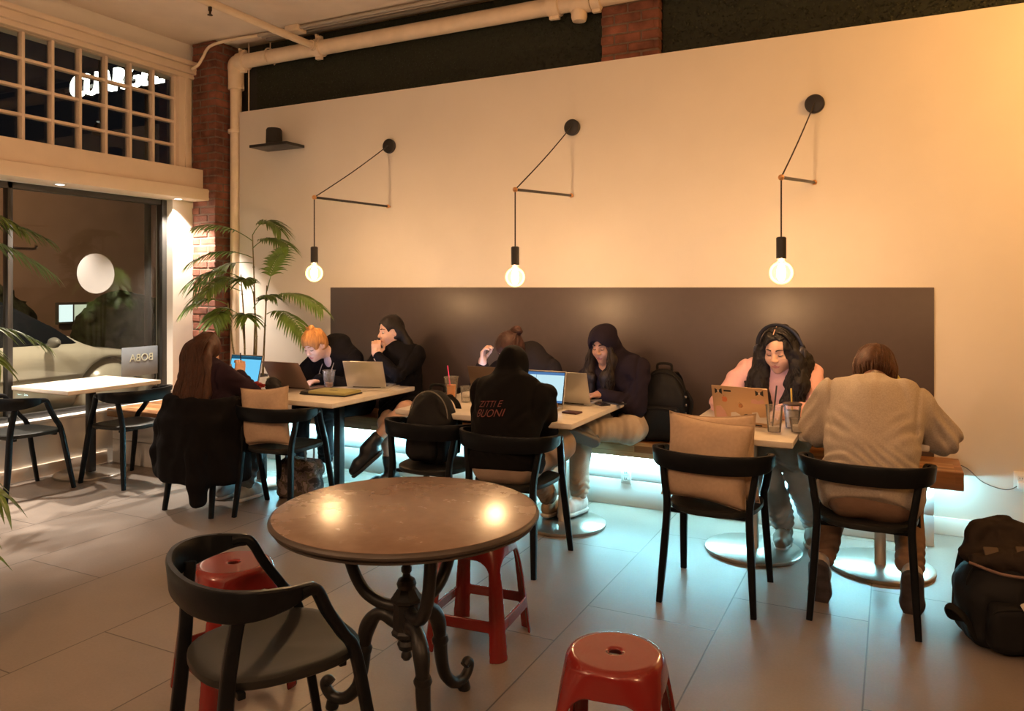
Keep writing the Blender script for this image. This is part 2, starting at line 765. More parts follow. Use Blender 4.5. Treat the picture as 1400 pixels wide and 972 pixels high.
t.box((GX, -.30, 2.6), (XW + .03, -.155, 3.52), .004)
t.box((GX, -.235, 2.6), (XW + .045, -.20, 3.52), .004)
win2 = struct('window_2', t, CREAM, label='many-paned transom with cream glazing bars')
MB().box((GX + .045, -4.58, 2.62), (GX + .05, -.31, 3.5)).build('pane', WINGLASS, win2, 0)

# ------------------------------------------------------------------ brick piers (every brick real)


def bricks(name, x0, x1, y0, y1, z0, z1, label, faces):
    rnd = random.Random(5)
    core = MB().box((x0 + .006, y0 + .006, z0), (x1 - .006, y1, z1))
    o = struct(name, core, MORTAR, label=label)
    b = MB()
    hgt, bl = .073, .205
    r = 0
    z = z0 + .008
    while z < z1 - .02:
        zt = min(z + hgt - .012, z1)
        off = 0 if r % 2 else bl / 2
        # front face (towards -y)
        x = x0 - off
        while x < x1:
            a, c = max(x + .006, x0), min(x + bl - .006, x1)
            if c - a > .02:
                j = rnd.uniform(-.004, .004)
                b.box((a, y0 + j, z), (c, y0 + .06, zt), .006, seg=1)
            x += bl
        if faces == 2:   # the side towards +x
            y = y0 - (bl / 2 - off) + .0
            while y < y1:
                a, c = max(y + .006, y0 + .002), min(y + bl - .006, y1)
                if c - a > .02:
                    j = rnd.uniform(-.004, .003)
                    b.box((x1 - .06, a, z), (x1 + j, c, zt), .006, seg=1)
                y += bl
        z += hgt
        r += 1
    b.build('brick', BRICK, o, 30)
    return o


bricks('brick_pillar', -6.02, -5.715, -.15, .15, 0, CZ, 'old brick pillar in the corner beside the shop window', 2)
bricks('brick_pillar', -1.95, -1.51, .05, .15, 3.0, CZ, 'short stretch of brick pillar above the white partition wall', 2)

# dark clipped hedge panel above the partition
hd = MB().box((-5.45, .118, 3.0), (-1.96, .15, CZ - .02)).box((-1.50, .118, 3.0), (3.4, .15, CZ - .02))
rnd = random.Random(2)
for i in range(15000):
    x = rnd.uniform(-5.44, 2.0)
    if -1.97 < x < -1.49:
        continue
    z = rnd.uniform(3.05, CZ - .03)
    y = .118 - rnd.uniform(0, .03)
    a, e, s_ = rnd.uniform(0, 6.28), rnd.uniform(-.9, .9), rnd.uniform(.008, .016)
    ux, uz = math.cos(a), math.sin(a)
    p = V((x, y, z))
    u = V((ux, -abs(math.sin(e)) * .8, uz)) * s_
    w_ = V((-uz, rnd.uniform(-.5, .5), ux)) * s_ * .5
    hd._add([p - u * .2, p + u * .4 + w_, p + u, p + u * .4 - w_], [(0, 1, 2, 3)])
o = hd.build('hedge_panel', mat('boxwood_leaf', (.008, .012, .004), .7, var=.4, vscale=40), None, 0)
tag(o, 'dark artificial hedge strip filling the gap above the white wall', 'hedge', kind='stuff')

# ------------------------------------------------------------------ bench
WOODS = [(.36, .17, .065), (.26, .115, .042), (.44, .235, .10), (.20, .085, .032), (.40, .25, .13)]


def butcher():
    m, n, L, b = nt_mat('butcher_block')
    g = n.new('ShaderNodeNewGeometry')
    mp = n.new('ShaderNodeMapping')
    L.new(g.outputs['Position'], mp.inputs[0])
    br = n.new('ShaderNodeTexBrick')
    br.inputs['Scale'].default_value = 1
    br.inputs['Brick Width'].default_value = .62
    br.inputs['Row Height'].default_value = .042
    br.inputs['Mortar Size'].default_value = .0012
    br.inputs['Color1'].default_value = (0, 0, 0, 1)
    br.inputs['Color2'].default_value = (1, 1, 1, 1)
    br.inputs['Mortar'].default_value = (.1, .1, .1, 1)
    # rows run along x; use y + z so the front face shows laminations too
    sp = n.new('ShaderNodeSeparateXYZ')
    L.new(mp.outputs[0], sp.inputs[0])
    ad = n.new('ShaderNodeMath')
    L.new(sp.outputs[1], ad.inputs[0])
    L.new(sp.outputs[2], ad.inputs[1])
    cb = n.new('ShaderNodeCombineXYZ')
    L.new(sp.outputs[0], cb.inputs[0])
    L.new(ad.outputs[0], cb.inputs[1])
    L.new(cb.outputs[0], br.inputs['Vector'])
    r = n.new('ShaderNodeValToRGB')
    els = r.color_ramp.elements
    els[0].color = (*WOODS[3], 1)
    els[1].color = (*WOODS[2], 1)
    for i, c in ((.3, WOODS[1]), (.6, WOODS[0]), (.85, WOODS[4])):
        e = els.new(i)
        e.color = (*c, 1)
    L.new(br.outputs['Color'], r.inputs[0])
    t = n.new('ShaderNodeTexNoise')
    t.inputs['Scale'].default_value = 12
    t.inputs['Detail'].default_value = 6
    m2 = n.new('ShaderNodeMapping')
    m2.inputs['Scale'].default_value = (.6, 8, 8)
    L.new(g.outputs['Position'], m2.inputs[0])
    L.new(m2.outputs[0], t.inputs['Vector'])
    mr = n.new('ShaderNodeMapRange')
    mr.inputs[3].default_value = .65
    mr.inputs[4].default_value = 1.35
    L.new(t.outputs['Fac'], mr.inputs[0])
    sc = n.new('ShaderNodeVectorMath')
    sc.operation = 'SCALE'
    L.new(r.outputs[0], sc.inputs[0])
    L.new(mr.outputs[0], sc.inputs['Scale'])
    L.new(sc.outputs[0], b.inputs['Base Color'])
    b.inputs['Roughness'].default_value = .35
    return m


BUTCHER = butcher()
LED = emat('led_strip', (.33, .85, 1.0), 200)
bench = thing('bench', 'long butcher block bench along the back wall lit blue underneath', 'bench', (0, 0, 0))
MB().box((-5.0, -.40, .362), (.35, 0, .466), .004).build('seat', BUTCHER, bench)
b = MB().box((-4.95, -.30, .188), (.208, -.02, .355), .002).box((-4.95, -.30, .004), (.208, -.02, .182), .002).box((-4.9, -.294, .001), (.2, -.02, .3))
base = b.build('base', BASEW, bench)
MB().box((-4.9, -.345, .349), (.18, -.333, .361)).build('light_strip', LED, bench, 0)
MB().box((.262, -.30, .349), (.274, -.03, .361)).build('light_strip', LED, bench, 0)
# window-side end of the bench, deeper
b2 = thing('window_bench', 'wood topped white box bench in the window corner under the palm', 'bench', (-5.5, -.7, 0))
MB().box((-.52, -.34, .40), (.48, .68, .466), .004).build('seat', BUTCHER, b2)
MB().box((-.50, -.30, .205), (.45, .66, .40), .003).box((-.50, -.30, .003), (.45, .66, .198), .003).build('base', BASEW, b2)


def outlet(x, y, z, label):
    o = thing('wall_outlet', label, 'outlet', (x, y, z))
    MB().box((-.036, -.008, -.058), (.036, 0, .058), .003).build('plate', OUTLETW, o)
    for dz in (-.02, .02):
        MB().box((-.017, -.0115, dz - .014), (.017, -.007, dz + .014), .005).build('socket', mat('socket_white', (.7, .7, .68), .4), o)
        b = MB()
        for dx in (-.006, .006):
            b.box((dx - .0012, -.0122, dz - .005), (dx + .0012, -.011, dz + .005))
        b.build('slot', DARKHOLE, o, 0)
    return o


outlet(-1.64, -.30, .215, 'white power outlet on the lit bench base below the wooden seat')
outlet(.665, 0, .365, 'white power outlet on the bare wall above the baseboard')
o = MB().tube(spline([(.34, -.02, .44), (.40, -.012, .41), (.47, -.01, .345), (.55, -.012, .315), (.61, -.013, .315), (.66, -.016, .35)], 8), .0028, 6).build('charging_cord', mat('cord_grey', (.12, .11, .08), .5), None)
tag(o, 'thin cord running along the wall from the bench end to the outlet', 'cord')
o = MB().box((.645, -.045, .325), (.69, -.0125, .37), .006).box((.652, -.014, .34), (.683, -.0125, .36)).build('charger_plug', OUTLETW, None)
tag(o, 'small white charger plugged into the outlet by the baseboard', 'charger')

# ------------------------------------------------------------------ pipes and ceiling hardware
pp = thing('sprinkler_pipe', 'thick cream pipe along the top of the wall bending down in the corner', 'pipe', (-5.635, .03, 3.65))
MB().tube(spline([(4.6, 0, .02), (3.9, 0, 0), (.10, 0, 0)], 6), .066, 20).build('pipe', PIPE, pp)
MB().tube(spline([(.12, 0, 0), (.03, 0, 0), (-.005, 0, -.03), (0, 0, -.10), (0, 0, -.24)], 8), .074, 20).build('elbow', PIPE, pp)
MB().tube([(0, 0, -.2), (0, 0, -3.6)], .054, 20).build('downpipe', PIPE, pp)
for z in (-.24, -.66):
    b = MB().lathe([(.05, -.018), (.074, -.016), (.074, .016), (.05, .018)], (0, 0, z), 24)
    b.box((.066, -.012, z - .014), (.098, .012, z + .014), .004).box((-.098, -.012, z - .014), (-.066, .012, z + .014), .004)
    b.build('clamp', PIPE, pp)


def coupling(x, r=.085, wd=.05):
    R = Matrix.Rotation(PI / 2, 3, 'Y')
    b = MB().lathe([(r - .02, -wd), (r, -wd + .006), (r, wd - .006), (r - .02, wd)], (x, 0, 0), 24, R)
    b.box((x - wd * .8, -.02, r - .01), (x + wd * .8, .02, r + .022), .005).box((x - wd * .8, -.02, -r - .022), (x + wd * .8, .02, -r + .01), .005)
    b.tube([(x, -.015, r + .02), (x, -.05, r + .02)], .012, 6)
    return b.build('coupling', PIPE, pp)


coupling(.09)
coupling(1.02, .082, .04)
coupling(3.32, .085, .05)
coupling(3.66, .085, .04)
v_ = MB().lathe([(.0, -.16), (.05, -.15), (.06, -.12), (.06, -.06), (.05, -.05)], (3.52, -.0, 0), 24)
v_.tube([(3.46, 0, 0), (3.62, 0, 0)], .09, 20)
v_.build('valve', PIPE, pp)
br_ = thing('branch_pipe', 'thin cream branch pipe crossing the ceiling to the wall pipe', 'pipe', (-4.62, .03, 3.65))
MB().tube([(0, -.0, .0), (0, -3.2, .0)], .032, 16).build('pipe', PIPE, br_)
MB().tube([(0, -.06, 0), (0, -.11, 0)], .044, 16).build('collar', PIPE, br_)
h = MB().lathe([(0, 0), (.014, 0), (.014, -.03), (.008, -.035), (.008, -.055), (.02, -.06), (.02, -.064), (0, -.066)], (0, -1.22, -.03), 16)
h.build('sprinkler_head', mat('dark_brass', (.05, .035, .02), .4, .8), br_)
MB().tube([(0, -1.22, .03), (0, -1.22, .18)], .005, 6).build('hanger_rod', PIPE, br_)
hg = thing('pipe_hanger', 'thin rod hanger holding the wall pipe by the corner', 'hanger', (-5.2, .03, 3.72))
MB().tube([(0, 0, 0), (0, 0, .11)], .005, 8).build('rod', PIPE, hg)
MB().tube([(0, .078 * math.cos(a), -.07 + .078 * math.sin(a)) for a in np.linspace(-.9, PI + .9, 20)], .006, 8).build('strap', PIPE, hg)
cd = thing('ceiling_conduit', 'grey conduit run along the ceiling edge above the hedge', 'conduit', (-5.2, -.12, CZ - .025))
MB().tube([(0, 0, 0), (6.5, 0, 0)], .016, 10).tube([(0, .045, -.002), (6.5, .045, -.002)], .012, 10).build('tube', mat('conduit_grey', (.40, .36, .31), .45, .3), cd)
MB().box((.35, -.04, -.035), (.50, .08, .022), .006).build('junction_box', PIPE, cd)
MB().tube(spline([(0, 0, 0), (-.35, -.03, -.005), (-.55, -.06, -.04), (-.62, -.08, -.14), (-.66, -.10, -.21), (-.74, -.1, -.24)], 8), .014, 8).build('bend', PIPE, cd)
MB().box((.0, .09, -.015), (6.5, .15, .02), .004).build('rail', mat('rail_grey', (.25, .23, .20), .5, .2), cd)
o = MB().tube([(-5.50, .06, 3.165), (-5.50, .06, CZ)], .006, 6).build('steel_wire', PIPE, None)
tag(o, 'thin vertical wire from the partition top to the ceiling in the corner', 'wire')

# ------------------------------------------------------------------ small shelf and speaker
sh = thing('wall_shelf', 'small black floating shelf high on the white wall near the corner', 'shelf', (-4.98, 0, 2.772))
MB().box((-.22, -.23, -.0125), (.22, 0, .0125), .002).build('board', BLACKMETAL, sh)
sp_ = thing('speaker', 'small black rounded speaker standing on the floating shelf', 'speaker', (-5.02, -.11, 2.7845))
MB().lathe([(0, .002), (.064, .002), (.071, .012), (.069, .14), (.060, .155), (.03, .16), (0, .161)], (0, 0, 0), 32).build('body', mat('speaker_cloth', (.015, .014, .013), .8, bump=.3, bscale=400), sp_)
MB().lathe([(.0715, .004), (.0745, .006), (.0745, .014), (.0715, .016)], (0, 0, 0), 32).build('base_ring', BLACKMETAL, sp_)

# ------------------------------------------------------------------ wall-arm bulbs
BULBCORE = emat('bulb_core', (1, .60, .31), 620)
BULBGLOBE = glass_mat('bulb_globe', (1, .96, .85), 1.3, .05, ((1, .76, .26), 1.0))
CORDM = mat('lamp_cord', (.03, .024, .02), .7)


def wall_lamp(px, pz, tx, ty, tz, bz, label):
    """px,pz pivot on wall; tx,ty,tz tip; bz bulb centre height"""
    L = thing('pendant_lamp', label, 'lamp', (px, 0, pz), 0, 'bulbs on swinging wall arms')
    tip = V((tx - px, ty, tz - pz))
    piv = V((0, -.03, 0))
    can = V((0, 0, .512))
    d = (tip - piv).normalized()
    MB().tube([piv + d * .012, tip - d * .012], .0095, 12).build('arm', BLACKMETAL, L)
    R = Matrix.Rotation(PI / 2, 3, 'X')
    MB().lathe([(0, .032), (.02, .03), (.055, .028), (.061, .022), (.061, .0), (0, 0)], can, 40, R).build('canopy', BLACKMETAL, L)
    a = V((0, -.03, can.z))
    pts = [a + (tip - a) * (i / 10) + V((0, 0, -.012 * math.sin(PI * i / 10))) for i in range(11)]
    bz -= pz
    pts += [tip + V((0, 0, -.01)), V((tip.x, tip.y, bz + .19))]
    MB().tube(pts, .0042, 8).build('cord', CORDM, L)
    for p, nm in ((tip, 'tip_joint'), (piv, 'pivot')):
        MB().lathe([(0, .017), (.009, .015), (.015, .008), (.017, 0), (.015, -.008), (.009, -.015), (0, -.017)], p, 20).build(nm, BRASS, L, label='brass joint')
    MB().tube([(0, 0, 0), piv], .008, 10).build('wall_pin', BRASS, L)
    c = V((tip.x, tip.y, bz))
    MB().lathe([(0, .196), (.02, .196), (.0265, .19), (.0265, .078), (.022, .074), (0, .074)], c, 28).build('socket', BLACKMETAL, L)
    r = .063
    prof = [(.015, .078), (.017, .068)] + [(r * math.sin(q), r * math.cos(q)) for q in np.linspace(.42, PI - .02, 22)] + [(0, -r)]
    g = MB().lathe(prof, c, 36).build('bulb', BULBGLOBE, L, 80)
    MB().lathe([(0, .055), (.010, .05), (.019, .03), (.023, 0), (.019, -.03), (.010, -.042), (0, -.044)], c, 20).build('filament', BULBCORE, g, 80)
    return L


wall_lamp(-3.823, 2.185, -3.823, -.945, 2.165, 1.605, 'glowing globe bulb on black wall arm, nearest the palm')
wall_lamp(-2.156, 2.187, -2.165, -.955, 2.126, 1.566, 'glowing globe bulb on black wall arm, middle of the three')
wall_lamp(-.460, 2.181, -.549, -.95, 2.10, 1.58, 'glowing globe bulb on black wall arm, above the person in pink')

# ------------------------------------------------------------------ recessed lights in the ledge
DOWN = emat('downlight_glow', (1, .95, .85), 10)
for k, y in enumerate((-.39, -1.51, -2.63, -3.75)):
    d = thing('downlight', ['recessed downlight in the ledge nearest the brick pillar', 'second recessed downlight in the ledge from the brick pillar',
                            'third recessed downlight from the brick pillar in the ledge', 'fourth recessed downlight from the brick pillar in the ledge'][k], 'light', (-5.925, y, 2.32), 0, 'downlights under the window ledge')
    MB().lathe([(.034, 0), (.048, 0), (.048, -.004), (.036, -.004), (.033, .0)], (0, 0, -.001), 28).build('ring', mat('ring_white', (.7, .68, .64), .4), d)
    MB().lathe([(0, -.0015), (.033, -.0015)], (0, 0, -.001), 24).build('lens', DOWN, d)
    ld = bpy.data.lights.new('downlight_beam', 'SPOT')
    ld.energy = 340
    ld.color = (1, .85, .70)
    ld.spot_size = 1.75
    ld.spot_blend = .6
    ld.shadow_soft_size = .03
    lo = bpy.data.objects.new('downlight_beam', ld)
    COL.objects.link(lo)
    lo.location = (0, 0, -.012)
    lo.parent = d

# ------------------------------------------------------------------ marks on the shop window
WHITEV = mat('white_vinyl', (.27, .265, .26), .7)
b = MB().lathe([(0, 0), (.172, 0), (.172, .0015), (0, .0015)], (0, 0, 0), 64, Matrix.Rotation(PI / 2, 3, 'Y'))
o = b.build('window_sticker', WHITEV, None)
o.location = (GX + .005, -1.05, 1.62)
tag(o, 'plain white round sticker on the shop window glass', 'sticker')
bd = thing('boba_sign', 'small grey blue sign on the window glass lettered for people outside', 'sign', (GX + .008, -.60, .83))
MB().box((-.002, -.21, -.13), (.004, .16, .13), .001).build('board', mat('sign_blue', (.17, .20, .23), .5), bd)
text('lettering', 'BOBA', .095, mat('sign_letters', (.62, .6, .42), .6), bd, (-.004, -.01, .03), (PI / 2, 0, -PI / 2), .001)
text('lettering', 'BOBA', .095, mat('sign_letters_back', (.42, .45, .36), .6), bd, (.006, -.01, .03), (PI / 2, 0, -PI / 2), .001)

# ------------------------------------------------------------------ street outside
struct('street_ground', MB().box((-22, -14, -.12), (XW - .2, 14, -.02)), mat('asphalt', (.05, .048, .046), .85, var=.2, vscale=4, bump=.3, bscale=80))
struct('street_wall', MB().box((-15.4, -14, 0), (-15.0, 14, 4.3)).box((-15.02, -6, 2.27), (-14.94, 3.8, 2.35)), mat('stucco_brown', (.34, .24, .19), .9, var=.12, vscale=1.5, bump=.3, bscale=20))
pl = thing('utility_pole', 'dark pole on the far pavement seen through the shop window', 'pole', (-11.2, 3.4, 0))
MB().lathe([(.055, 0), (.05, 5.5), (0, 5.5)], (0, 0, 0), 16).build('shaft', mat('pole_dark', (.02, .018, .017), .8), pl)
MB().box((-.1, -.1, 0), (.1, .1, .3), .02).build('base', mat('pole_base', (.03, .03, .03), .8), pl)
hv = Vol(.05)
for i in (0, 1, 2, 3, 4, 5, 6, 8, 9):
    hv.ell((-13.6 + random.uniform(-.2, .2), -6 + i * 1.35, .6), (.6, .95, .75 + random.uniform(0, .25)), None, .2)
hv.rough(.09, 6, 1, oct=3)
o = hv.build('street_shrubs', mat('night_shrub', (.02, .03, .012), .9, var=.5, vscale=14, bump=1, bscale=30), None)
tag(o, 'dark row of shrubs along the brown wall across the street', 'shrubs', kind='stuff')
lw = thing('lit_window', 'small bright pane glowing in the wall across the street', 'window', (-14.93, .0, 1.02))
MB().box((0, -.36, -.22), (.04, .36, .22), .01).build('frame', mat('far_frame', (.1, .09, .08), .7), lw)
MB().box((.03, -.30, -.17), (.05, -.02, .17)).build('pane', emat('far_pane', (.75, .9, .85), 1.3), lw, 0)
MB().box((.03, .02, -.17), (.05, .30, .17)).build('pane', emat('far_pane_warm', (.8, .85, .6), .8), lw, 0)
lw.location = (-14.93, 4.55, .98)

ns = thing('street_sign', 'glowing white letter sign outside seen through the transom', 'sign', (-7.42, .05, 3.70))
SIGNW = emat('sign_white', (1, 1, .86), 7)
text('lettering', 'CUARGEL', .34, SIGNW, ns, (0, 0, .0), (PI / 2, 0, 0), .02, shear=.1)
MB().box((-.88, .025, -.02), (.88, .04, .02)).box((-.80, .04, -.02), (-.77, .3, .02)).box((.74, .04, -.02), (.77, .3, .02)).build('rail', mat('sign_rail', (.05, .05, .05), .6), ns)

# parked car
car = thing('car', 'white car parked outside the shop window', 'car', (-8.42, -1.20, .02))
CARW = mat('car_white', (.62, .58, .50), .25, coat=.6)
v = Vol(.022)
v.box((0, -.2, .555), (.88, 2.12, .335), None, .17, .02)
v.cut((0, .95, .895), (0, .17, .985), .10)


def cabin(v, inf=0., op='u', k=.06):
    # a cut block: sloped screen, tumblehome
    def fn(x, y, z):
        d = np.maximum(np.abs(x) - (.80 - .30 * (z - .85)) - inf, z - (1.42 - .06 * (y + .6) ** 2) - inf)
        d = np.maximum(d, (y - .95) * .50 + (z - .92) * .86 - inf - .02)
        d = np.maximum(d, (-y - 2.0) * .55 + (z - .92) * .83 - inf - .02)
        return np.maximum(d, .6 - z)
    v._op(op, fn, (-.9, -2.2, .6), (.9, 1.1, 1.5), k)


cabin(v)
for y in (1.32, -1.40):
    v.cap((-1.1, y, .33), (1.1, y, .33), .40, k=.03, op='s')
    v.cap((-.6, y, .33), (.6, y, .33), .41, k=.0)
v.cut((0, 0, .2), (0, 0, -1), .05)
v.build('body', CARW, car)
g = Vol(.022)
cabin(g, .012)
g.box((0, 0, 1.0), (1.2, .07, .6), None, .01, .0, 's')
g.cut((0, 0, .885), (0, 0, -1))
g.cut((0, 0, 1.36), (0, 0, 1))
g.cut((0, .90, .96), (0, .62, .78))
g.build('windows', mat('car_glass', (.012, .014, .018), .08, coat=1), car)
TYRE = mat('tyre', (.012, .012, .012), .8)
RIM = mat('rim', (.35, .35, .36), .3, .9)
for y in (1.32, -1.40):
    for s in (-1, 1):
        R = Matrix.Rotation(s * PI / 2, 3, 'Y')
        w = MB().lathe([(.2, -.09), (.31, -.1), (.33, -.07), (.33, .07), (.31, .1), (.2, .09)], (s * .76, y, .33), 36, R).build('wheel', TYRE, car)
        rb = MB().lathe([(.2, .085), (.21, .09), (.21, .06), (.06, .05), (.06, .07), (0, .07)], (s * .76, y, .33), 36, R)
        for k in range(5):
            a = k * 2 * PI / 5
            rb.tube([V((s * .84, y, .33)) + V((0, math.cos(a), math.sin(a))) * .05, V((s * .84, y, .33)) + V((0, math.cos(a), math.sin(a))) * .2], .022, 6)
        rb.build('rim', RIM, w)
for s in (-1, 1):
    m_ = Vol(.012)
    m_.ell((s * .96, .62, .93), (.085, .045, .055))
    m_.cap((s * .8, .66, .90), (s * .92, .64, .915), .022)
    m_.build('mirror', mat('mirror_grey', (.25, .24, .22), .3), car)
    h_ = Vol(.015)
    h_.ell((s * .70, 1.74, .68), (.15, .20, .06))
    h_.build('headlight', mat('headlight_glass', (.5, .55, .6), .1, emit=(.8, .9, 1), estr=.6), car)
    MB().box((s * .885 - .01, -.5, .80), (s * .885 + .01, -.32, .83), .006).build('door_handle', CARW, car)
# ================================================================== black wooden armchairs
SEATM = mat('black_seat', (.014, .015, .014), .5, bump=.03, bscale=200, spec=.35)


def make_chair(label, loc, rz, group):
    c = thing('armchair', label, 'chair', loc, rz, group)
    # the curved rail: back and both arms in one band
    ctrl = [(-.252, .010, .689, .016), (-.264, -.02, .690, .020), (-.275, -.07, .687, .030), (-.264, -.145, .684, .040), (-.213, -.212, .682, .044), (-.115, -.254, .680, .045), (0, -.266, .680, .045)]
    ctrl += [(-p[0], p[1], p[2], p[3]) for p in ctrl[-2::-1]]
    S = spline(ctrl, 7)
    b = MB()
    n = len(S)
    sec = [(-.6, -1), (.6, -1), (1, -.86), (1, .86), (.6, 1), (-.6, 1), (-1, .86), (-1, -.86)]
    vs, fs = [], []
    for i, p in enumerate(S):
        t = S[min(i + 1, n - 1)] - S[max(i - 1, 0)]
        out = V((t[1], -t[0], 0)).normalized()      # outwards from the sitter
        hz = p[3]
        lean = .02 * (p[2] - .6)
        for a, q in sec:
            tk = .0105 + .003 * (1 - hz / .048)
            vs.append(V(p[:3]) + out * (a * tk + q * hz * .10) + V((0, 0, q * hz)))
    k = len(sec)
    for i in range(n - 1):
        for j in range(k):
            j2 = (j + 1) % k
            fs.append((i * k + j, i * k + j2, (i + 1) * k + j2, (i + 1) * k + j))
    fs.append(tuple(range(k)))
    fs.append(tuple(reversed(range((n - 1) * k, n * k))))
    b._add(vs, fs)
    b.build('backrest', BLACK, c, 40)
    for s in (-1, 1):
        P = spline([(s * .266, -.03, .690), (s * .257, .008, .690), (s * .249, .030, .672), (s * .238, .062, .61), (s * .220, .115, .53), (s * .203, .165, .45), (s * .212, .21, .22), (s * .222, .252, 0)], 6)
        MB().tube(P, [.0165] * (len(P) - 7) + list(np.linspace(.0165, .014, 7)), 16, flat=(1.1, .9), up=(0, 1, 0), sq=True).build('leg', BLACK, c, 50)
        P = spline([(s * .222, -.172, .668), (s * .205, -.185, .56), (s * .192, -.195, .45), (s * .204, -.215, .22), (s * .218, -.242, 0)], 6)
        MB().tube(P, list(np.linspace(.0155, .0175, len(P) - 7)) + list(np.linspace(.0175, .014, 7)), 16, flat=(1.1, .95), up=(0, 1, 0), sq=True).build('leg', BLACK, c, 50)
    # seat: dished pad
    vs, fs = [], []
    rings, seg = [0, .3, .55, .75, .88, .96, 1.0, 1.0, .97, .9, 0], 44
    zs = [-.011, -.0105, -.008, -.003, .001, .001, -.003, -.022, -.028, -.031, -.031]
    idx = []
    for r, z in zip(rings, zs):
        if r == 0:
            idx.append([len(vs)])
            vs.append((0, .005, .456 + z))
            continue
        row = []
        for q in range(seg):
            a = 2 * PI * q / seg
            ca, sa = math.cos(a), math.sin(a)
            e = 2.7
            rr = 1 / (abs(ca) ** e + abs(sa) ** e) ** (1 / e)
            y = .232 * rr * sa
            x = (.215 + .012 * sa) * rr * ca
            front = max(0, (y - .13) / .1) ** 2 * .010 * r
            row.append(len(vs))
            vs.append((x * r, y * r + .005, .456 + z - front))
        idx.append(row)
    for A, B in zip(idx, idx[1:]):
        for q in range(seg):
            q2 = (q + 1) % seg
            if len(A) == 1:
                fs.append((A[0], B[q], B[q2]))
            elif len(B) == 1:
                fs.append((A[q], B[0], A[q2]))
            else:
                fs.append((A[q], B[q], B[q2], A[q2]))
    MB()._add(vs, fs).build('seat', SEATM, c, 50)
    for y in (-.155, .135):
        MB().box((-.19, y - .011, .413), (.19, y + .011, .432), .004).build('seat_rail', BLACK, c)
    return c


CH = 'black armchairs of one design around the room'
chair0 = make_chair('nearest black armchair, empty, pulled up to the round table', (-1.64, -3.63, 0), math.radians(-25), CH)
dup(chair0, (-5.72, -1.93, 0), 0., 'empty black armchair at far left of the small window table', CH)
dup(chair0, (-5.33, -1.35, 0), math.radians(90), 'empty black armchair right of the window table, facing the window', CH)
dup(chair0, (-4.18, -1.53, 0), 0., 'black armchair under the black coat and the person with long auburn hair', CH)
dup(chair0, (-3.66, -1.42, 0), math.radians(6), 'black armchair holding one beige cushion, next to the draped coat', CH)
dup(chair0, (-2.44, -1.44, 0), 0., 'black armchair with a black backpack on its seat', CH)
dup(chair0, (-1.872, -1.53, 0), 0., 'black armchair of the person in the printed black hoodie', CH)
dup(chair0, (-.785, -1.51, 0), 0., 'black armchair holding two beige cushions', CH)
dup(chair0, (-.115, -1.41, 0), math.radians(-2), 'black armchair of the person in the beige sweater', CH)


# ================================================================== cafe tables
def make_table(label, loc, w, d, group, dx=0., dy=0., post=None):
    t = thing('cafe_table', label, 'table', loc, 0, group)
    top = MB().box((-w / 2, -d / 2, .722), (w / 2, d / 2, .75), .003).build('tabletop', MARBLE, t)
    MB().box((-w / 2 + .004, -d / 2 + .004, .718), (w / 2 - .004, d / 2 - .004, .7225)).build('underside', PLY, top)
    MB().box((dx - .028, dy - .028, .012), (dx + .028, dy + .028, .70), .004).build('post', post or STEEL, t)
    MB().box((dx - .16, dy - .16, .70), (dx + .16, dy + .16, .719), .003).build('mount_plate', BLACKMETAL, t)
    MB().lathe([(0, 0), (.262, 0), (.265, .004), (.265, .017), (.258, .021), (0, .023)], (dx, dy, 0), 72).build('base', STEEL, t, 40)
    return t


TG = 'square cafe tables along the bench'
make_table('small white table by the shop window', (-5.66, -1.45, 0), .68, .78, None, -.12, .1, BLACKMETAL)
make_table('white table with the blue screened laptop, left end of the left table pair', (-4.365, -.97, 0), .745, .95, TG, 0, .05, BLACKMETAL)
make_table('white table with the yellow sleeve on it, right end of the left table pair', (-3.612, -.97, 0), .745, .95, TG, 0, .05, BLACKMETAL)
make_table('white table holding the orange drink, left half of the middle pair', (-2.46, -.96, 0), .585, .96, TG, 0, .11)
make_table('white table before the hooded person on the bench, right half of the middle pair', (-1.872, -.96, 0), .585, .96, TG, 0, .11)
make_table('white table under the sticker covered laptop', (-.728, -.95, 0), .583, .95, TG, .01, .13)
make_table('white table in front of the person in the beige sweater', (-.140, -.73, 0), .583, .95, TG, .075, -.06)

# ================================================================== round iron table
IRON = mat('cast_iron', (.014, .014, .014), .42, .3, bump=.15, bscale=70)


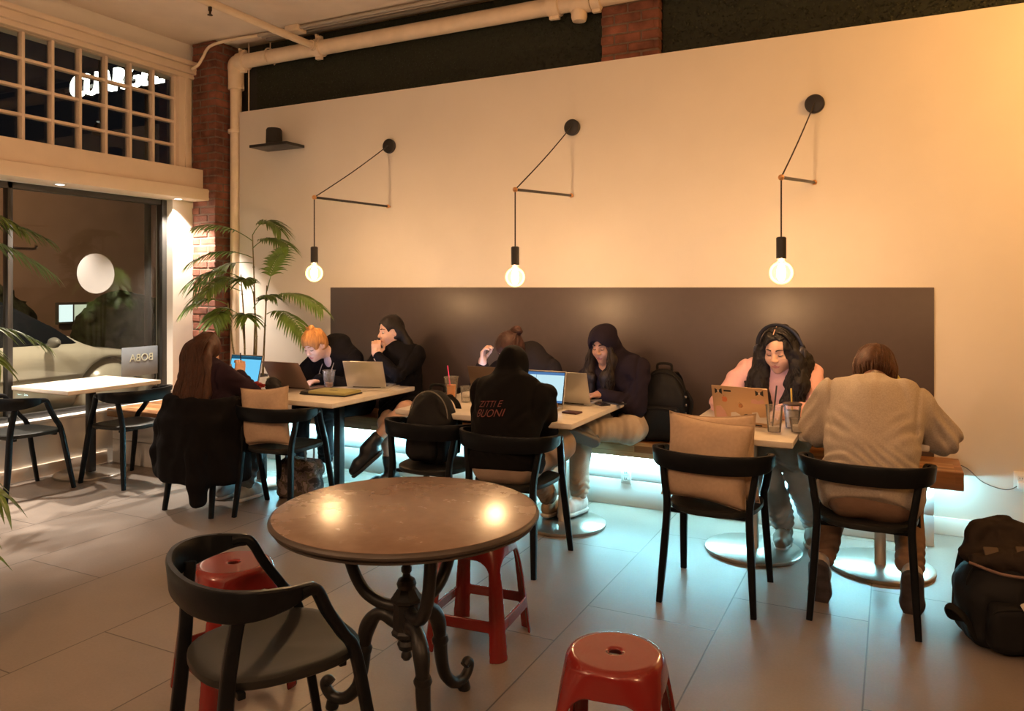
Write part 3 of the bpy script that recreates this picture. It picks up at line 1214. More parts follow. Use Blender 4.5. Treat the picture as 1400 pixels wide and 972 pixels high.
def stone_top():
    m, n, L, b = nt_mat('worn_stone_top')
    tc = n.new('ShaderNodeTexCoord')
    t = n.new('ShaderNodeTexNoise')
    t.inputs['Scale'].default_value = 5
    t.inputs['Detail'].default_value = 9
    t.inputs['Roughness'].default_value = .62
    L.new(tc.outputs['Object'], t.inputs['Vector'])
    r = n.new('ShaderNodeValToRGB')
    r.color_ramp.elements[0].position = .3
    r.color_ramp.elements[0].color = (.165, .102, .068, 1)
    r.color_ramp.elements[1].position = .75
    r.color_ramp.elements[1].color = (.28, .188, .132, 1)
    L.new(t.outputs['Fac'], r.inputs[0])
    # pale ring stains and scuffs
    v = n.new('ShaderNodeTexNoise')
    v.inputs['Scale'].default_value = 11
    v.inputs['Detail'].default_value = 3
    v.inputs['Distortion'].default_value = 1.5
    L.new(tc.outputs['Object'], v.inputs['Vector'])
    r2 = n.new('ShaderNodeMapRange')
    r2.inputs[1].default_value = .69
    r2.inputs[2].default_value = .80
    r2.inputs[4].default_value = .25
    L.new(v.outputs['Fac'], r2.inputs[0])
    mx = n.new('ShaderNodeMix')
    mx.data_type = 'RGBA'
    L.new(r2.outputs[0], mx.inputs[0])
    L.new(r.outputs[0], mx.inputs[6])
    mx.inputs[7].default_value = (.36, .29, .24, 1)
    L.new(mx.outputs[2], b.inputs['Base Color'])
    rr = n.new('ShaderNodeMapRange')
    rr.inputs[3].default_value = .16
    rr.inputs[4].default_value = .36
    L.new(t.outputs['Fac'], rr.inputs[0])
    L.new(rr.outputs[0], b.inputs['Roughness'])
    return m


rt = thing('round_table', 'round stone topped table on ornate black iron legs in the foreground', 'table', (-1.489, -3.158, 0))
R_ = .4525
tp_ = MB().lathe([(0, .725), (R_ - .012, .725), (R_ - .010, .7445), (R_ - .014, .7455), (0, .7455)], (0, 0, 0), 128).build('tabletop', stone_top(), rt, 28)
MB().lathe([(R_ - .06, .706), (R_ - .022, .706), (R_ - .014, .709), (R_ - .012, .715), (R_ - .018, .719), (R_ - .006, .7215), (R_, .728), (R_ + .001, .734), (R_ - .002, .7395), (R_ - .006, .7425), (R_ - .0105, .7445), (R_ - .0115, .73), (R_ - .06, .723), (R_ - .06, .706)], (0, 0, 0), 128).build('moulded_rim', mat('rim_stone', (.052, .040, .032), .5, var=.2, vscale=12), tp_, 28)
hub = MB()
hub.lathe([(0, .298), (.03, .300), (.042, .312), (.050, .318), (.052, .33), (.046, .338), (.046, .425), (.054, .433), (.054, .444), (.046, .452), (.035, .470), (.028, .478), (0, .482)], (0, 0, 0), 8)
hub.build('hub', IRON, rt, 25)
MB().lathe([(0, .47), (.030, .475), (.034, .49), (.028, .505), (.014, .514), (.012, .524), (.018, .532), (.0185, .545), (.012, .555), (0, .558)], (0, 0, 0), 24).build('finial', IRON, rt)
MB().lathe([(0, .300), (.026, .298), (.032, .285), (.026, .268), (.013, .26), (.018, .250), (.019, .240), (.012, .230), (0, .228)], (0, 0, 0), 24).build('finial', IRON, rt)
for a in (80, 184, 322):
    M_ = Matrix.Rotation(math.radians(a), 4, 'Z')
    P = spline([(.03, 0, .405), (.10, 0, .408), (.17, 0, .44), (.222, 0, .52), (.245, 0, .62), (.25, 0, .716)], 7)
    b = MB().tube(P, .0215, 10, flat=(1, 1)).xf(M_)
    b.build('arm', IRON, rt, 50)
    b = MB()
    P = spline([(.035, 0, .352), (.08, 0, .372), (.125, 0, .36), (.160, 0, .305), (.172, 0, .235)], 7)
    b.tube(P, [.026 + .003 * math.sin(i * .4) for i in range(len(P))], 10)
    k0 = len(b.v)
    b.lathe([(0, -.02), (.025, -.016), (.031, 0), (.025, .016), (0, .02)], (.172, 0, .235), 16, Matrix.Rotation(.15, 3, 'Y'))
    P = spline([(.172, 0, .24), (.178, 0, .17), (.198, 0, .10), (.245, 0, .050), (.292, 0, .040), (.322, 0, .056), (.336, 0, .082), (.322, 0, .098), (.306, 0, .088)], 7)
    rr = list(np.linspace(.026, .021, 20)) + list(np.linspace(.021, .017, len(P) - 20))
    b.tube(P, rr, 10)
    b.lathe([(0, 0), (.022, 0), (.024, .006), (.018, .03), (0, .034)], (.305, 0, 0), 16)
    b.xf(M_).build('leg', IRON, rt, 50)


# ================================================================== red plastic stools
REDP = mat('red_plastic', (.175, .012, .010), .2, coat=.3)


def make_stool(label, loc, rz):
    st = thing('plastic_stool', label, 'stool', loc, rz, 'red plastic stools around the round table')
    H_ = .462
    v = Vol(.0042)

    def shape(x, y, z, inset):
        w = .138 + (H_ - z) * .105 - inset
        e = 2.0 + 5.5 * np.clip((H_ - z) / .22, 0, 1) ** 1.2
        ax, ay = np.abs(x) + 1e-6, np.abs(y) + 1e-6
        m = np.maximum(ax, ay)
        rr = m * ((ax / m) ** e + (ay / m) ** e) ** (1 / e)
        return rr - w

    def outer(x, y, z):
        d = shape(x, y, z, 0)
        top = z - H_
        k = .022
        h = np.maximum(k - np.abs(d - top), 0) / k
        return np.maximum(np.maximum(d, top) + h * h * k * .25, -z)

    def inner(x, y, z):
        return np.maximum(shape(x, y, z, .0095), z - H_ + .011)
    v._op('u', outer, (-.2, -.2, 0), (.2, .2, H_), 0)
    v._op('s', inner, (-.2, -.2, -.02), (.2, .2, H_), .004)

    def window(x, y, z):
        # one arched opening and one below the stretcher, through both axes
        def one(a):
            w = .098 + (H_ - z) * .06
            up = np.maximum(np.abs(a) - w, np.maximum(z - .385, .158 - z))
            q = np.sqrt(np.maximum(np.abs(a) - w + .06, 0) ** 2 + np.maximum(z - .325, 0) ** 2) - .06
            up = np.maximum(np.where(z > .325, q, up), .158 - z)
            lo_ = np.maximum(np.abs(a) - w, z - .112)
            return np.minimum(up, lo_)
        # a cut on the x faces must not reach the y faces
        return np.minimum(np.maximum(one(x), .06 - np.abs(y)), np.maximum(one(y), .06 - np.abs(x)))
    v._op('s', window, (-.25, -.25, -.02), (.25, .25, .40), .004)
    v.cap((0, 0, .40), (0, 0, .50), .0185, k=.008, op='s')
    for r in (.06,):
        pass
    vert, q = v.mesh()

    def which(c):
        ax, ay = np.abs(c[:, 0]), np.abs(c[:, 1])
        w = .098 + (H_ - c[:, 2]) * .06
        leg = (ax > w - .002) & (ay > w - .002)
        o = np.zeros(len(c), int)
        quad = 1 + (c[:, 0] > 0) * 1 + (c[:, 1] > 0) * 2
        low = c[:, 2] < .385
        o = np.where(low & leg, quad, 0)
        mid = low & ~leg & (c[:, 2] < .2)
        side = np.where(ax > ay, np.where(c[:, 0] > 0, 5, 6), np.where(c[:, 1] > 0, 7, 8))
        return np.where(mid, side, o)
    split_mesh(vert, q, which, ['seat'] + ['leg'] * 4 + ['stretcher'] * 4, REDP, st)
    return st


st0 = make_stool('red plastic stool with nothing before it, nearest the camera', (-.713, -3.245, 0), math.radians(8))
dup(st0, (-1.585, -2.475, 0), math.radians(5), 'red plastic stool half hidden behind the round table')
dup(st0, (-2.235, -3.215, 0), math.radians(-20), 'red plastic stool seen through the nearest black armchair')
# ================================================================== laptops
ALUM = mat('laptop_silver', (.60, .60, .58), .38, .75)
ALUG = mat('laptop_gold', (.62, .43, .27), .4, .6)
ALUD = mat('laptop_dark', (.16, .115, .085), .4, .6)
ALUB = mat('laptop_brown', (.30, .22, .20), .38, .7)
KEYS = mat('laptop_keys', (.02, .02, .022), .5)
BEZ = mat('laptop_bezel', (.01, .01, .012), .25)


def apple(b, c, s, y, sgn):
    pts = []
    for i in range(28):
        a = 2 * PI * i / 28
        r = 1 - .10 * math.cos(2 * a) * 0 - .12 * math.exp(-((a - PI / 2) / .3) ** 2) - .10 * math.exp(-((a - 3 * PI / 2) / .25) ** 2)
        if abs(a) < .5 or abs(a - 2 * PI) < .5:
            aa = a if a < PI else a - 2 * PI
            r -= .32 * math.cos(aa * PI)
        pts.append((c[0] + sgn * s * r * math.cos(a), c[1] + s * r * math.sin(a)))
    b.prism(pts, y, y + .0008, 'y')
    lf = [(c[0] + sgn * s * x, c[1] + s * z) for x, z in ((0, 1.05), (.05, 1.35), (.35, 1.55), (.3, 1.2))]
    b.prism(lf, y, y + .0008, 'y')


def laptop(label, loc, rz, w, d, lean, body, screen=None, dy=0.):
    """hinge line at the origin; the keyboard lies towards +y, the lid leans back (towards -y) by lean degrees"""
    L = thing('laptop', label, 'laptop', loc, rz, 'laptops on the cafe tables')
    base = MB().box((-w / 2, 0, .001), (w / 2, d, .016), .004).build('base', body, L)
    MB().box((-w / 2 + .02, .03, .0155), (w / 2 - .02, d * .52, .0168)).build('keyboard', KEYS, base, 0)
    MB().box((-.055, d * .57, .0155), (.055, d - .012, .0166)).build('trackpad', body, base, 0)
    a = math.radians(lean)
    M_ = Matrix.Translation((0, 0, .014)) @ Matrix.Rotation(a, 4, 'X')
    lid = MB().box((-w / 2, -.0065, 0), (w / 2, 0, d), .003).xf(M_).build('lid', body, L)
    MB().box((-w / 2 + .006, -.0005, .012), (w / 2 - .006, .0007, d - .005)).xf(M_).build('screen_bezel', BEZ, lid, 0)
    if screen:
        MB().box((-w / 2 + .012, .0003, .022), (w / 2 - .012, .0013, d - .012)).xf(M_).build('screen', screen, lid, 0)
    MB().tube([(-w * .35, 0, .012), (w * .35, 0, .012)], .006, 8).build('hinge', BEZ, L)
    return L, lid, M_


SCRW = emat('screen_glow', (.62, .90, 1.), .95)
SCRB = emat('screen_blue', (.14, .52, .80), 1.25)
SCRU = emat('screen_bar', (.10, .25, .55), .8)
SCRL = emat('screen_soft', (.78, .80, 1.), 4.5)

# A: seen from the front, in front of the long haired person
L, lid, M_ = laptop('silver laptop with a bright blue screen in front of the long haired person', (-4.45, -1.04, .75), PI, .33, .225, 14, ALUM, SCRB)
MB().box((-.153, .0008, .19), (.153, .0018, .212)).xf(M_).build('screen_bar', emat('bar_dark', (.02, .10, .18), .8), lid, 0)
# B
laptop('brown grey laptop of the person with the orange bun, its lid tilted far back', (-3.985, -1.00, .75), 0, .35, .235, 33, ALUB, SCRL)
# C
L, lid, M_ = laptop('silver laptop in front of the dark haired person resting chin on hand', (-3.465, -.785, .758), math.radians(16), .305, .212, 24, ALUM, SCRL)
o = MB().box((-.17, -.02, 0), (.17, .24, .007), .003).build('laptop_tray', mat('paper_white', (.72, .68, .62), .6), None)
o.location = (-3.465, -.785, .7505)
o.rotation_euler = (0, 0, math.radians(16))
tag(o, 'white folder lying under the silver laptop by the table corner', 'folder')
# D
laptop('dark brown laptop behind the orange drink', (-2.42, -.76, .75), 0, .33, .22, 20, ALUD, SCRL)
# E
L, lid, M_ = laptop('open laptop with a white document screen in front of the printed hoodie', (-1.975, -.985, .75), PI, .312, .22, 14, ALUM, SCRW)
MB().box((-.144, .0008, .192), (.144, .0018, .209)).xf(M_).build('screen_bar', SCRU, lid, 0)
MB().box((-.144, .0008, .022), (.144, .0018, .036)).xf(M_).build('screen_bar', SCRU, lid, 0)
MB().box((.045, .0008, .037), (.047, .0018, .191)).xf(M_).build('screen_line', SCRU, lid, 0)
# F
laptop('plain silver laptop in front of the hooded person on the bench', (-1.868, -.79, .75), 0, .312, .215, 20, ALUM, SCRL)
# G: stickers
L, lid, M_ = laptop('gold laptop covered in stickers in front of the person in pink', (-.735, -1.06, .75), math.radians(-9), .305, .212, 16, ALUG, SCRL)
b = MB()
apple(b, (0, .105), .013, -.0072, -1)
b.xf(M_).build('logo', mat('logo_copper', (.40, .2, .1), .25, .8), lid, 0)
b = MB()
apple(b, (-.085, .135), .016, -.0072, -1)
b.xf(M_).build('sticker', mat('sticker_orange', (.60, .19, .08), .5), lid, 0)
SB, SW, SG, SP = mat('sticker_black', (.012, .012, .014), .5), mat('sticker_white', (.7, .64, .58), .5), mat('sticker_grey', (.3, .28, .26), .5), mat('sticker_pink', (.62, .36, .30), .5)


def disc(b, x, z, r, y=-.0073, n=20, sx=1.):
    b.prism([(x + sx * r * math.cos(2 * PI * i / n), z + r * math.sin(2 * PI * i / n)) for i in range(n)], y, y + .0008, 'y')


# small black plain badges near the upper corners, text strip, round badge, torn paper shapes
b = MB()
b.prism([(-.135, .165), (-.135, .197), (-.116, .184), (-.095, .199), (-.095, .163), (-.116, .178)], -.0073, -.0065, 'y')
b.xf(M_).build('sticker', SB, lid, 0)
b = MB()
b.prism([(.088, .168), (.086, .200), (.108, .186), (.130, .202), (.130, .168), (.108, .180)], -.0073, -.0065, 'y')
b.xf(M_).build('sticker', SB, lid, 0)
b = MB()
disc(b, -.1155, .181, .006, -.0078)
b.xf(M_).build('sticker', SW, lid, 0)
b = MB()
disc(b, .108, .183, .006, -.0078)
b.xf(M_).build('sticker', SW, lid, 0)
b = MB().box((-.085, -.0073, .180), (-.045, -.0065, .19))
b.xf(M_).build('sticker', SB, lid, 0)
b = MB()
disc(b, .03, .032, .026)
b.xf(M_).build('sticker', SB, lid, 0)
b = MB()
disc(b, .03, .032, .017, -.0078)
b.xf(M_).build('sticker', SW, lid, 0)
b = MB().prism([(.055, .015), (.06, .07), (.09, .075), (.10, .045), (.135, .05), (.14, .012)], -.0073, -.0065, 'y')
b.xf(M_).build('sticker', SW, lid, 0)
b = MB()
b.prism([(-.06, .02), (-.055, .06), (-.03, .065), (-.005, .05), (-.0, .02)], -.0073, -.0065, 'y')
b.xf(M_).build('sticker', SW, lid, 0)
b = MB().prism([(-.14, .012), (-.138, .09), (-.11, .094), (-.085, .06), (-.075, .014)], -.0073, -.0065, 'y')
b.xf(M_).build('sticker', SP, lid, 0)
b = MB().prism([(.06, .125), (.063, .145), (.085, .15), (.10, .14), (.125, .152), (.135, .13), (.10, .122)], -.0073, -.0065, 'y')
b.xf(M_).build('sticker', SP, lid, 0)

# ================================================================== drinks and small things on the tables
PLAST = glass_mat('clear_cup', (.97, .97, .96), 1.25, .08, milky=.10)
CUPW = mat('cup_frost', (.7, .68, .64), .3)


def cup(label, loc, r0, r1, h, fill=None, fz=.7, lid=None, straw=None, name='plastic_cup'):
    c = thing(name, label, 'cup', loc)
    MB().lathe([(0, .002), (r0, .002), (r1, h), (r1 + .003, h + .001), (r1 + .003, h + .004), (r1 - .002, h + .003), (r0 - .002, .005), (0, .005)], (0, 0, 0), 32).build('cup_wall', PLAST, c, 50)
    if fill is not None:
        rf = r0 + (r1 - r0) * fz
        MB().lathe([(0, .006), (r0 - .003, .006), (rf - .003, h * fz), (0, h * fz)], (0, 0, 0), 32).build('drink', fill, c, 40)
    if lid is not None:
        MB().lathe([(r1 + .004, h - .002), (r1 + .005, h + .006), (r1 - .006, h + .010), (.012, h + .012), (0, h + .012)], (0, 0, 0), 32).build('lid', lid, c, 40)
    if straw is not None:
        p, q, m = straw
        MB().tube([p, q], .0042, 10).build('straw', m, c)
    return c


ORANGE = mat('orange_tea', (.95, .34, .05), .3)
cup('clear cup of orange drink with a pink straw', (-2.655, -.93, .75), .033, .047, .145, ORANGE, .66, PLAST, ((0, 0, .02), (-.03, 0, .225), mat('straw_pink', (.75, .05, .25), .4)))
cup('small clear tumbler half hidden behind the printed hoodie', (-2.50, -1.0, .75), .030, .038, .10, None)
cup('clear ribbed cup nearly empty beside the yellow sleeve', (-3.79, -.82, .75), .033, .046, .125, mat('tea_brown', (.22, .09, .04), .3), .3, None, ((.005, 0, .02), (.012, 0, .118), mat('straw_dark', (.05, .03, .03), .4)))
cup('tall clear cup with a black straw, right of the sticker covered laptop', (-.555, -1.175, .75), .032, .044, .135, mat('ice_pale', (.58, .52, .44), .25), .22, None, ((-.01, 0, .02), (.005, .05, .235), mat('straw_black', (.015, .012, .012), .4)))
cup('clear cup with a dark lid and a yellow straw', (-.485, -1.01, .75), .034, .046, .125, mat('milk_pale', (.66, .58, .48), .3), .75, mat('lid_dark', (.06, .04, .035), .4), ((0, 0, .05), (-.006, 0, .21), mat('straw_yellow', (.75, .48, .05), .4)))
cup('low clear tumbler on the table beside the yellow straw cup', (-.44, -1.13, .75), .036, .046, .07, mat('ice_low', (.6, .54, .46), .3), .5)

nap = Vol(.004)
nap.ell((0, 0, .018), (.075, .05, .02))
nap.ell((.045, .01, .026), (.04, .035, .02))
nap.rough(.006, 45, 2)
nap.cut((0, 0, .001), (0, 0, -1))
o = nap.build('napkin', mat('napkin_white', (.72, .68, .64), .8), None)
o.location = (-2.58, -.80, .75)
tag(o, 'crumpled white napkin right of the orange drink', 'napkin')

sl = thing('laptop_sleeve', 'yellow green laptop sleeve with black ends lying on the table', 'sleeve', (-3.545, -1.09, .75), math.radians(4))
MB().box((-.125, -.10, .005), (.185, .105, .03), .011).build('cover', mat('sleeve_yellow', (.36, .33, .13), .7, bump=.1, bscale=300), sl)
MB().box((-.19, -.105, .001), (-.12, .11, .026), .012).box((-.19, -.108, .001), (.19, .11, .010), .004).build('trim', mat('sleeve_black', (.015, .014, .014), .6), sl)
MB().box((.0, -.02, .0298), (.06, .0, .0312), .0006).build('label_patch', mat('sleeve_patch', (.1, .07, .05), .6), sl)
v = Vol(.004)
v.chain([(.02, 0, .03), (.06, .02, .035), (.10, .0, .03)], [.028, .034, .026], .03)
v.ell((.05, .0, .06), (.045, .035, .045), None, .03)
v.rough(.007, 40, 4)
v.cut((0, 0, .001), (0, 0, -1))
o = v.build('black_pouch', mat('pouch_black', (.012, .011, .012), .8), None)
o.location = (-4.06, -1.17, .75)
tag(o, 'lumpy black pouch lying before the brown grey laptop', 'pouch')
b = MB()
for k in range(7):
    random.seed(k + 3)
    pts = [(random.uniform(-.075, .075), random.uniform(-.04, .04), .012 + .006 * k + random.uniform(0, .01)) for _ in range(5)]
    b.tube(spline(pts, 6), .009, 8)
b.tube(spline([(.03, -.03, .012), (.05, -.07, .010), (.03, -.1, .010)], 6), .009, 8)
o = b.build('red_strap', mat('red_webbing', (.40, .03, .02), .6), None)
o.location = (-4.20, -1.15, .75)
tag(o, 'tangled red strap on the table beside the black pouch', 'strap')
v = Vol(.004)
v.box((0, 0, .03), (.05, .04, .03), None, .012)
v.ell((.0, 0, .065), (.03, .03, .02))
v.rough(.004, 50, 5)
o = v.build('snack_bag', mat('snack_olive', (.20, .17, .05), .5, var=.5, vscale=40), None)
o.location = (-4.23, -.93, .75)
tag(o, 'small olive snack bag right of the blue screened laptop', 'bag')

ph = thing('wallet', 'flat dark red wallet near the table edge', 'wallet', (-1.715, -1.10, .75), math.radians(-8))
MB().box((-.05, -.038, .001), (.05, .038, .012), .003).build('cover', mat('wallet_red', (.065, .02, .024), .45), ph)
MB().box((-.05, .036, .004), (.05, .0385, .009)).build('edge', mat('wallet_edge', (.3, .2, .16), .6), ph, 0)
for k, (x, y, r, lb) in enumerate(((-1.685, -.70, 50, 'black phone lying nearest the hooded person hands'), (-1.612, -.625, 62, 'thin black phone behind the other phone at table edge'))):
    p_ = thing('phone', lb, 'phone', (x, y, .7505), math.radians(r), 'phones on the middle table')
    MB().box((-.036, -.075, 0), (.036, .075, .0085), .0035).build('case', mat('phone_black', (.012, .012, .013), .35), p_)
    MB().box((-.033, -.071, .0083), (.033, .071, .0092)).build('screen', BEZ, p_, 0)
tb = thing('tumbler_bottle', 'lilac bottle with a yellow green top beyond the sweater person head', 'bottle', (-.005, -.72, .75))
MB().lathe([(0, .002), (.036, .002), (.040, .01), (.042, .20), (.038, .215), (0, .215)], (0, 0, 0), 32).build('body', mat('bottle_lilac', (.38, .27, .42), .4), tb)
MB().lathe([(.0385, .214), (.041, .22), (.038, .26), (.022, .285), (0, .287)], (0, 0, 0), 32).build('cap', mat('bottle_lime', (.45, .40, .06), .4), tb)


# ================================================================== cushions
def cushion(label, loc, R, s=.42, th=.085, group='beige cushions on the chairs'):
    """pillow with pinched corners; local x, z across, y thickness"""
    n = 26
    vs, fs = [], []
    rs = random.Random(sum(map(ord, label)))
    ph = rs.uniform(0, 6)
    for side in (1, -1):
        for i in range(n + 1):
            for j in range(n + 1):
                u, w = 2 * i / n - 1, 2 * j / n - 1
                e = (1 - abs(u) ** 2.6) * (1 - abs(w) ** 2.6)
                pin = 1 - .10 * (1 - u * u) * w * w
                pin2 = 1 - .10 * (1 - w * w) * u * u
                y = side * th * max(e, 0) ** .56 + (.006 * math.sin(5 * u + 3 * w + ph) + .004 * math.sin(9 * w - 4 * u + ph)) * e
                vs.append((u * s / 2 * pin2, y, w * s / 2 * pin))
    N = (n + 1) ** 2
    for i in range(n):
        for j in range(n):
            a = i * (n + 1) + j
            fs.append((a, a + 1, a + n + 2, a + n + 1))
            fs.append((N + a, N + a + n + 1, N + a + n + 2, N + a + 1))
    c = thing('cushion', label, 'cushion', loc, 0, group)
    M_ = R.to_4x4()
    b = MB()._add(vs, fs)
    b.xf(M_)
    o = b.build('cover', BEIGE, c, 60)
    me = o.data
    bm = bmesh.new()
    bm.from_mesh(me)
    bmesh.ops.remove_doubles(bm, verts=bm.verts, dist=.0008)
    bm.to_mesh(me)
    bm.free()
    edge = [(s / 2 * (1 - .10 * (1 - w * w)) * 1.0 * sx, 0, w * s / 2) for sx, w in [(1, k / 6 - 1) for k in range(13)]]
    rim = [(u * s / 2, 0, s / 2 * (1 - .10 * (1 - u * u))) for u in np.linspace(1, -1, 13)]
    rim2 = [(-p[0], 0, -p[2]) for p in edge]
    rim3 = [(-p[0], 0, -p[2]) for p in rim]
    MB().tube(edge + rim[1:-1] + rim2 + rim3[1:-1], .0028, 6, closed=True).xf(M_).build('piping', BEIGE, c)
    return c


BEIGE = mat('beige_linen', (.47, .345, .245), .85, var=.06, vscale=60, bump=.08, bscale=700)


def Rx(a):
    return Matrix.Rotation(math.radians(a), 3, 'X')


cushion('beige cushion standing on the chair beside the draped coat', (-3.70, -1.56, .652), rotz(math.radians(6)) @ Matrix.Rotation(math.radians(-5), 3, 'Y') @ Rx(-3), .385, .075)
cushion('beige cushion leaning in front, of the two on one chair', (-.80, -1.645, .672), rotz(math.radians(-3)) @ Matrix.Rotation(math.radians(5), 3, 'Y') @ Rx(-3), .41, .095)
cushion('beige cushion mostly hidden behind another on the same chair', (-.79, -1.51, .668), rotz(math.radians(-6)) @ Matrix.Rotation(math.radians(-4), 3, 'Y') @ Rx(-6), .42, .07)

# ================================================================== bags and coats
NYL = mat('black_nylon', (.006, .006, .007), .7, bump=.35, bscale=30, spec=.25)
NYL2 = mat('black_webbing', (.008, .008, .008), .75, spec=.25)
ZIP = mat('zip_grey', (.22, .20, .17), .4, .5)


def backpack(label, loc, rz, W, D, H, tilt=0., zipc=ZIP, handle=True):
    """front pocket towards -y, straps towards +y"""
    b = thing('backpack', label, 'backpack', loc, rz, None)
    T = np.array(Matrix.Rotation(tilt, 3, 'X'))

    def p(x, y, z):
        return T @ np.array((x, y, z))
    v = Vol(.008)
    v.ell(p(0, 0, H * .55), (W * .5, D * .5, H * .46), T, .03)
    v.box(p(0, 0, H * .33), (W * .48, D * .46, H * .33), T, .06, .06)
    v.rough(.006, 16, 3)
    o = v.build('main_bag', NYL, b)
    v = Vol(.007)
    v.box(p(0, -D * .5, H * .30), (W * .36, D * .16, H * .25), T, .04, .03)
    v.rough(.005, 18, 6)
    pk = v.build('front_pocket', NYL, b)
    arc = [tuple(p(W * .47 * math.cos(a), -D * .22, H * .62 + H * .37 * math.sin(a))) for a in np.linspace(-.5, PI + .5, 26)]
    MB().tube(arc, .004, 6).build('zipper', zipc, b)
    MB().tube([tuple(p(W * .34 * math.cos(a), -D * .66, H * .46 + H * .07 * math.sin(a))) for a in np.linspace(0, PI, 12)], .0035, 6).build('zipper', zipc, pk)
    if handle:
        MB().tube(spline([tuple(p(-.05, D * .2, H * .97)), tuple(p(-.04, D * .2, H * 1.06)), tuple(p(.04, D * .2, H * 1.06)), tuple(p(.05, D * .2, H * .97))], 6), .009, 8).build('handle', NYL2, b)
    for s in (-1, 1):
        P = spline([tuple(p(s * W * .2, D * .42, H * .92)), tuple(p(s * W * .26, D * .75, H * .75)), tuple(p(s * W * .33, D * .72, H * .4)), tuple(p(s * W * .42, D * .42, H * .10))], 8)
        MB().tube(P, .022, 10, flat=(1, .3), up=(1, 0, 0)).build('strap', NYL2, b)
    return b, p


bp, p = backpack('black backpack sitting upright on the bench against the dark panel', (-1.40, -.195, .467), math.radians(6), .33, .24, .48, .12, NYL2)
MB().tube(spline([(.15, -.07, .34), (.19, -.09, .27), (.18, -.10, .18), (.17, -.1, .08)], 8), .016, 8, flat=(1, .35)).build('side_strap', NYL2, bp)
for k in range(4):
    MB().box((.150, -.118, .30 - .055 * k), (.164, -.112, .315 - .055 * k), .002).build('buckle', mat('buckle_shine', (.4, .38, .35), .2, .9), bp)
bp2, p = backpack('black backpack with a pale zip edge on the seat of an armchair', (-2.48, -1.45, .462), math.radians(2), .28, .24, .42, -.06)
bp3, p = backpack('large open black backpack on the floor at the right', (.44, -1.50, .003), math.radians(14), .40, .30, .40, .0, NYL2, False)
v = Vol(.007)
for (a, c, r) in (((-.15, .02, .36), (-.10, .05, .45), .042), ((-.10, .05, .45), (.0, .07, .475), .03), ((.0, .07, .475), (.12, .05, .43), .035), ((.12, .05, .43), (.17, .0, .35), .04), ((-.15, -.08, .36), (.15, -.10, .35), .03)):
    v.cap(a, c, r, k=.04)
v.ell((0, -.02, .36), (.14, .10, .06), None, .04)
v.ell((0.01, .04, .40), (.13, .05, .065), None, .05)
v.rough(.008, 28, 2)
v.build('top_flap', mat('nylon_brown', (.022, .015, .011), .8, bump=.5, bscale=40, spec=.2), bp3)
MB().tube(spline([(-.19, -.10, .355), (-.08, -.165, .335), (.06, -.165, .335), (.19, -.10, .355)], 8), .006, 8).build('zipper', mat('zip_brown', (.16, .10, .085), .4), bp3)
for x, z in ((-.10, .40), (.02, .41), (.10, .385)):
    MB().box((x - .028, -.085, z - .02), (x + .028, -.075, z + .018), .004, Rx(-35)).build('webbing_patch', mat('webbing_tan', (.07, .045, .025), .7), bp3)
MB().tube(spline([(-.19, -.04, .1), (-.25, -.07, .12), (-.27, -.10, .17), (-.22, -.12, .14), (-.17, -.12, .05)], 8), .018, 8, flat=(1, .35)).build('side_strap', NYL2, bp3)
MB().tube(spline([(.0, -.19, .03), (.05, -.24, .018), (.14, -.25, .02), (.2, -.2, .03)], 8), .016, 8, flat=(.4, 1)).build('side_strap', NYL2, bp3)
wb = thing('water_bottle', 'pale bottle sticking out of the side of the floor backpack', 'bottle', (.555, -1.69, .17))
R = Matrix.Rotation(math.radians(55), 3, 'Y')
MB().lathe([(0, 0), (.022, 0), (.024, .006), (.024, .12), (.02, .13), (0, .13)], (-.09, .0, .04), 24, R).build('body', mat('bottle_white', (.72, .66, .56), .4), wb)
MB().lathe([(.017, .13), (.017, .15), (0, .152)], (-.09, .0, .04), 24, R).build('cap', mat('bottle_cap', (.5, .45, .38), .4), wb)

v = Vol(.008)
v.ell((0, 0, .10), (.17, .13, .11))
v.ell((-.06, .03, .18), (.10, .08, .07), None, .05)
v.ell((.10, -.05, .07), (.10, .10, .07), None, .05)
v.rough(.012, 20, 5)
v.cut((0, 0, .001), (0, 0, -1))
o = v.build('jacket_bundle', mat('cloth_black', (.006, .0055, .006), .9, bump=.3, bscale=60, spec=.12), None)
o.location = (-2.95, -.20, .467)
tag(o, 'black jacket bundled up on the bench between the two table groups', 'jacket')

# camouflage tote on the floor under the cushion chair
cam = mat('camouflage_cloth', (.1, .08, .07), .85)
nn = cam.node_tree.nodes
tx = nn.new('ShaderNodeTexNoise')
tx.inputs['Scale'].default_value = 17
tx.inputs['Detail'].default_value = 2
tc = nn.new('ShaderNodeTexCoord')
rp = nn.new('ShaderNodeValToRGB')
rp.color_ramp.interpolation = 'CONSTANT'
rp.color_ramp.elements[0].color = (.035, .028, .028, 1)
rp.color_ramp.elements[1].position = .44
rp.color_ramp.elements[1].color = (.13, .10, .10, 1)
for pos, c in ((.52, (.09, .075, .05, 1)), (.60, (.24, .19, .18, 1))):
    e = rp.color_ramp.elements.new(pos)
    e.color = c
cam.node_tree.links.new(tc.outputs['Object'], tx.inputs['Vector'])
cam.node_tree.links.new(tx.outputs['Fac'], rp.inputs[0])
cam.node_tree.links.new(rp.outputs[0], nn['Principled BSDF'].inputs['Base Color'])
tt = thing('tote_bag', 'camouflage patterned tote bag standing on the floor under the cushion chair', 'bag', (-3.80, -1.12, 0), math.radians(10))
v = Vol(.008)
v.box((0, 0, .13), (.16, .09, .128), None, .05)
v.ell((0, 0, .24), (.14, .07, .05), None, .04)
v.rough(.010, 20, 1)
v.cut((0, 0, .002), (0, 0, -1))
v.build('body', cam, tt)
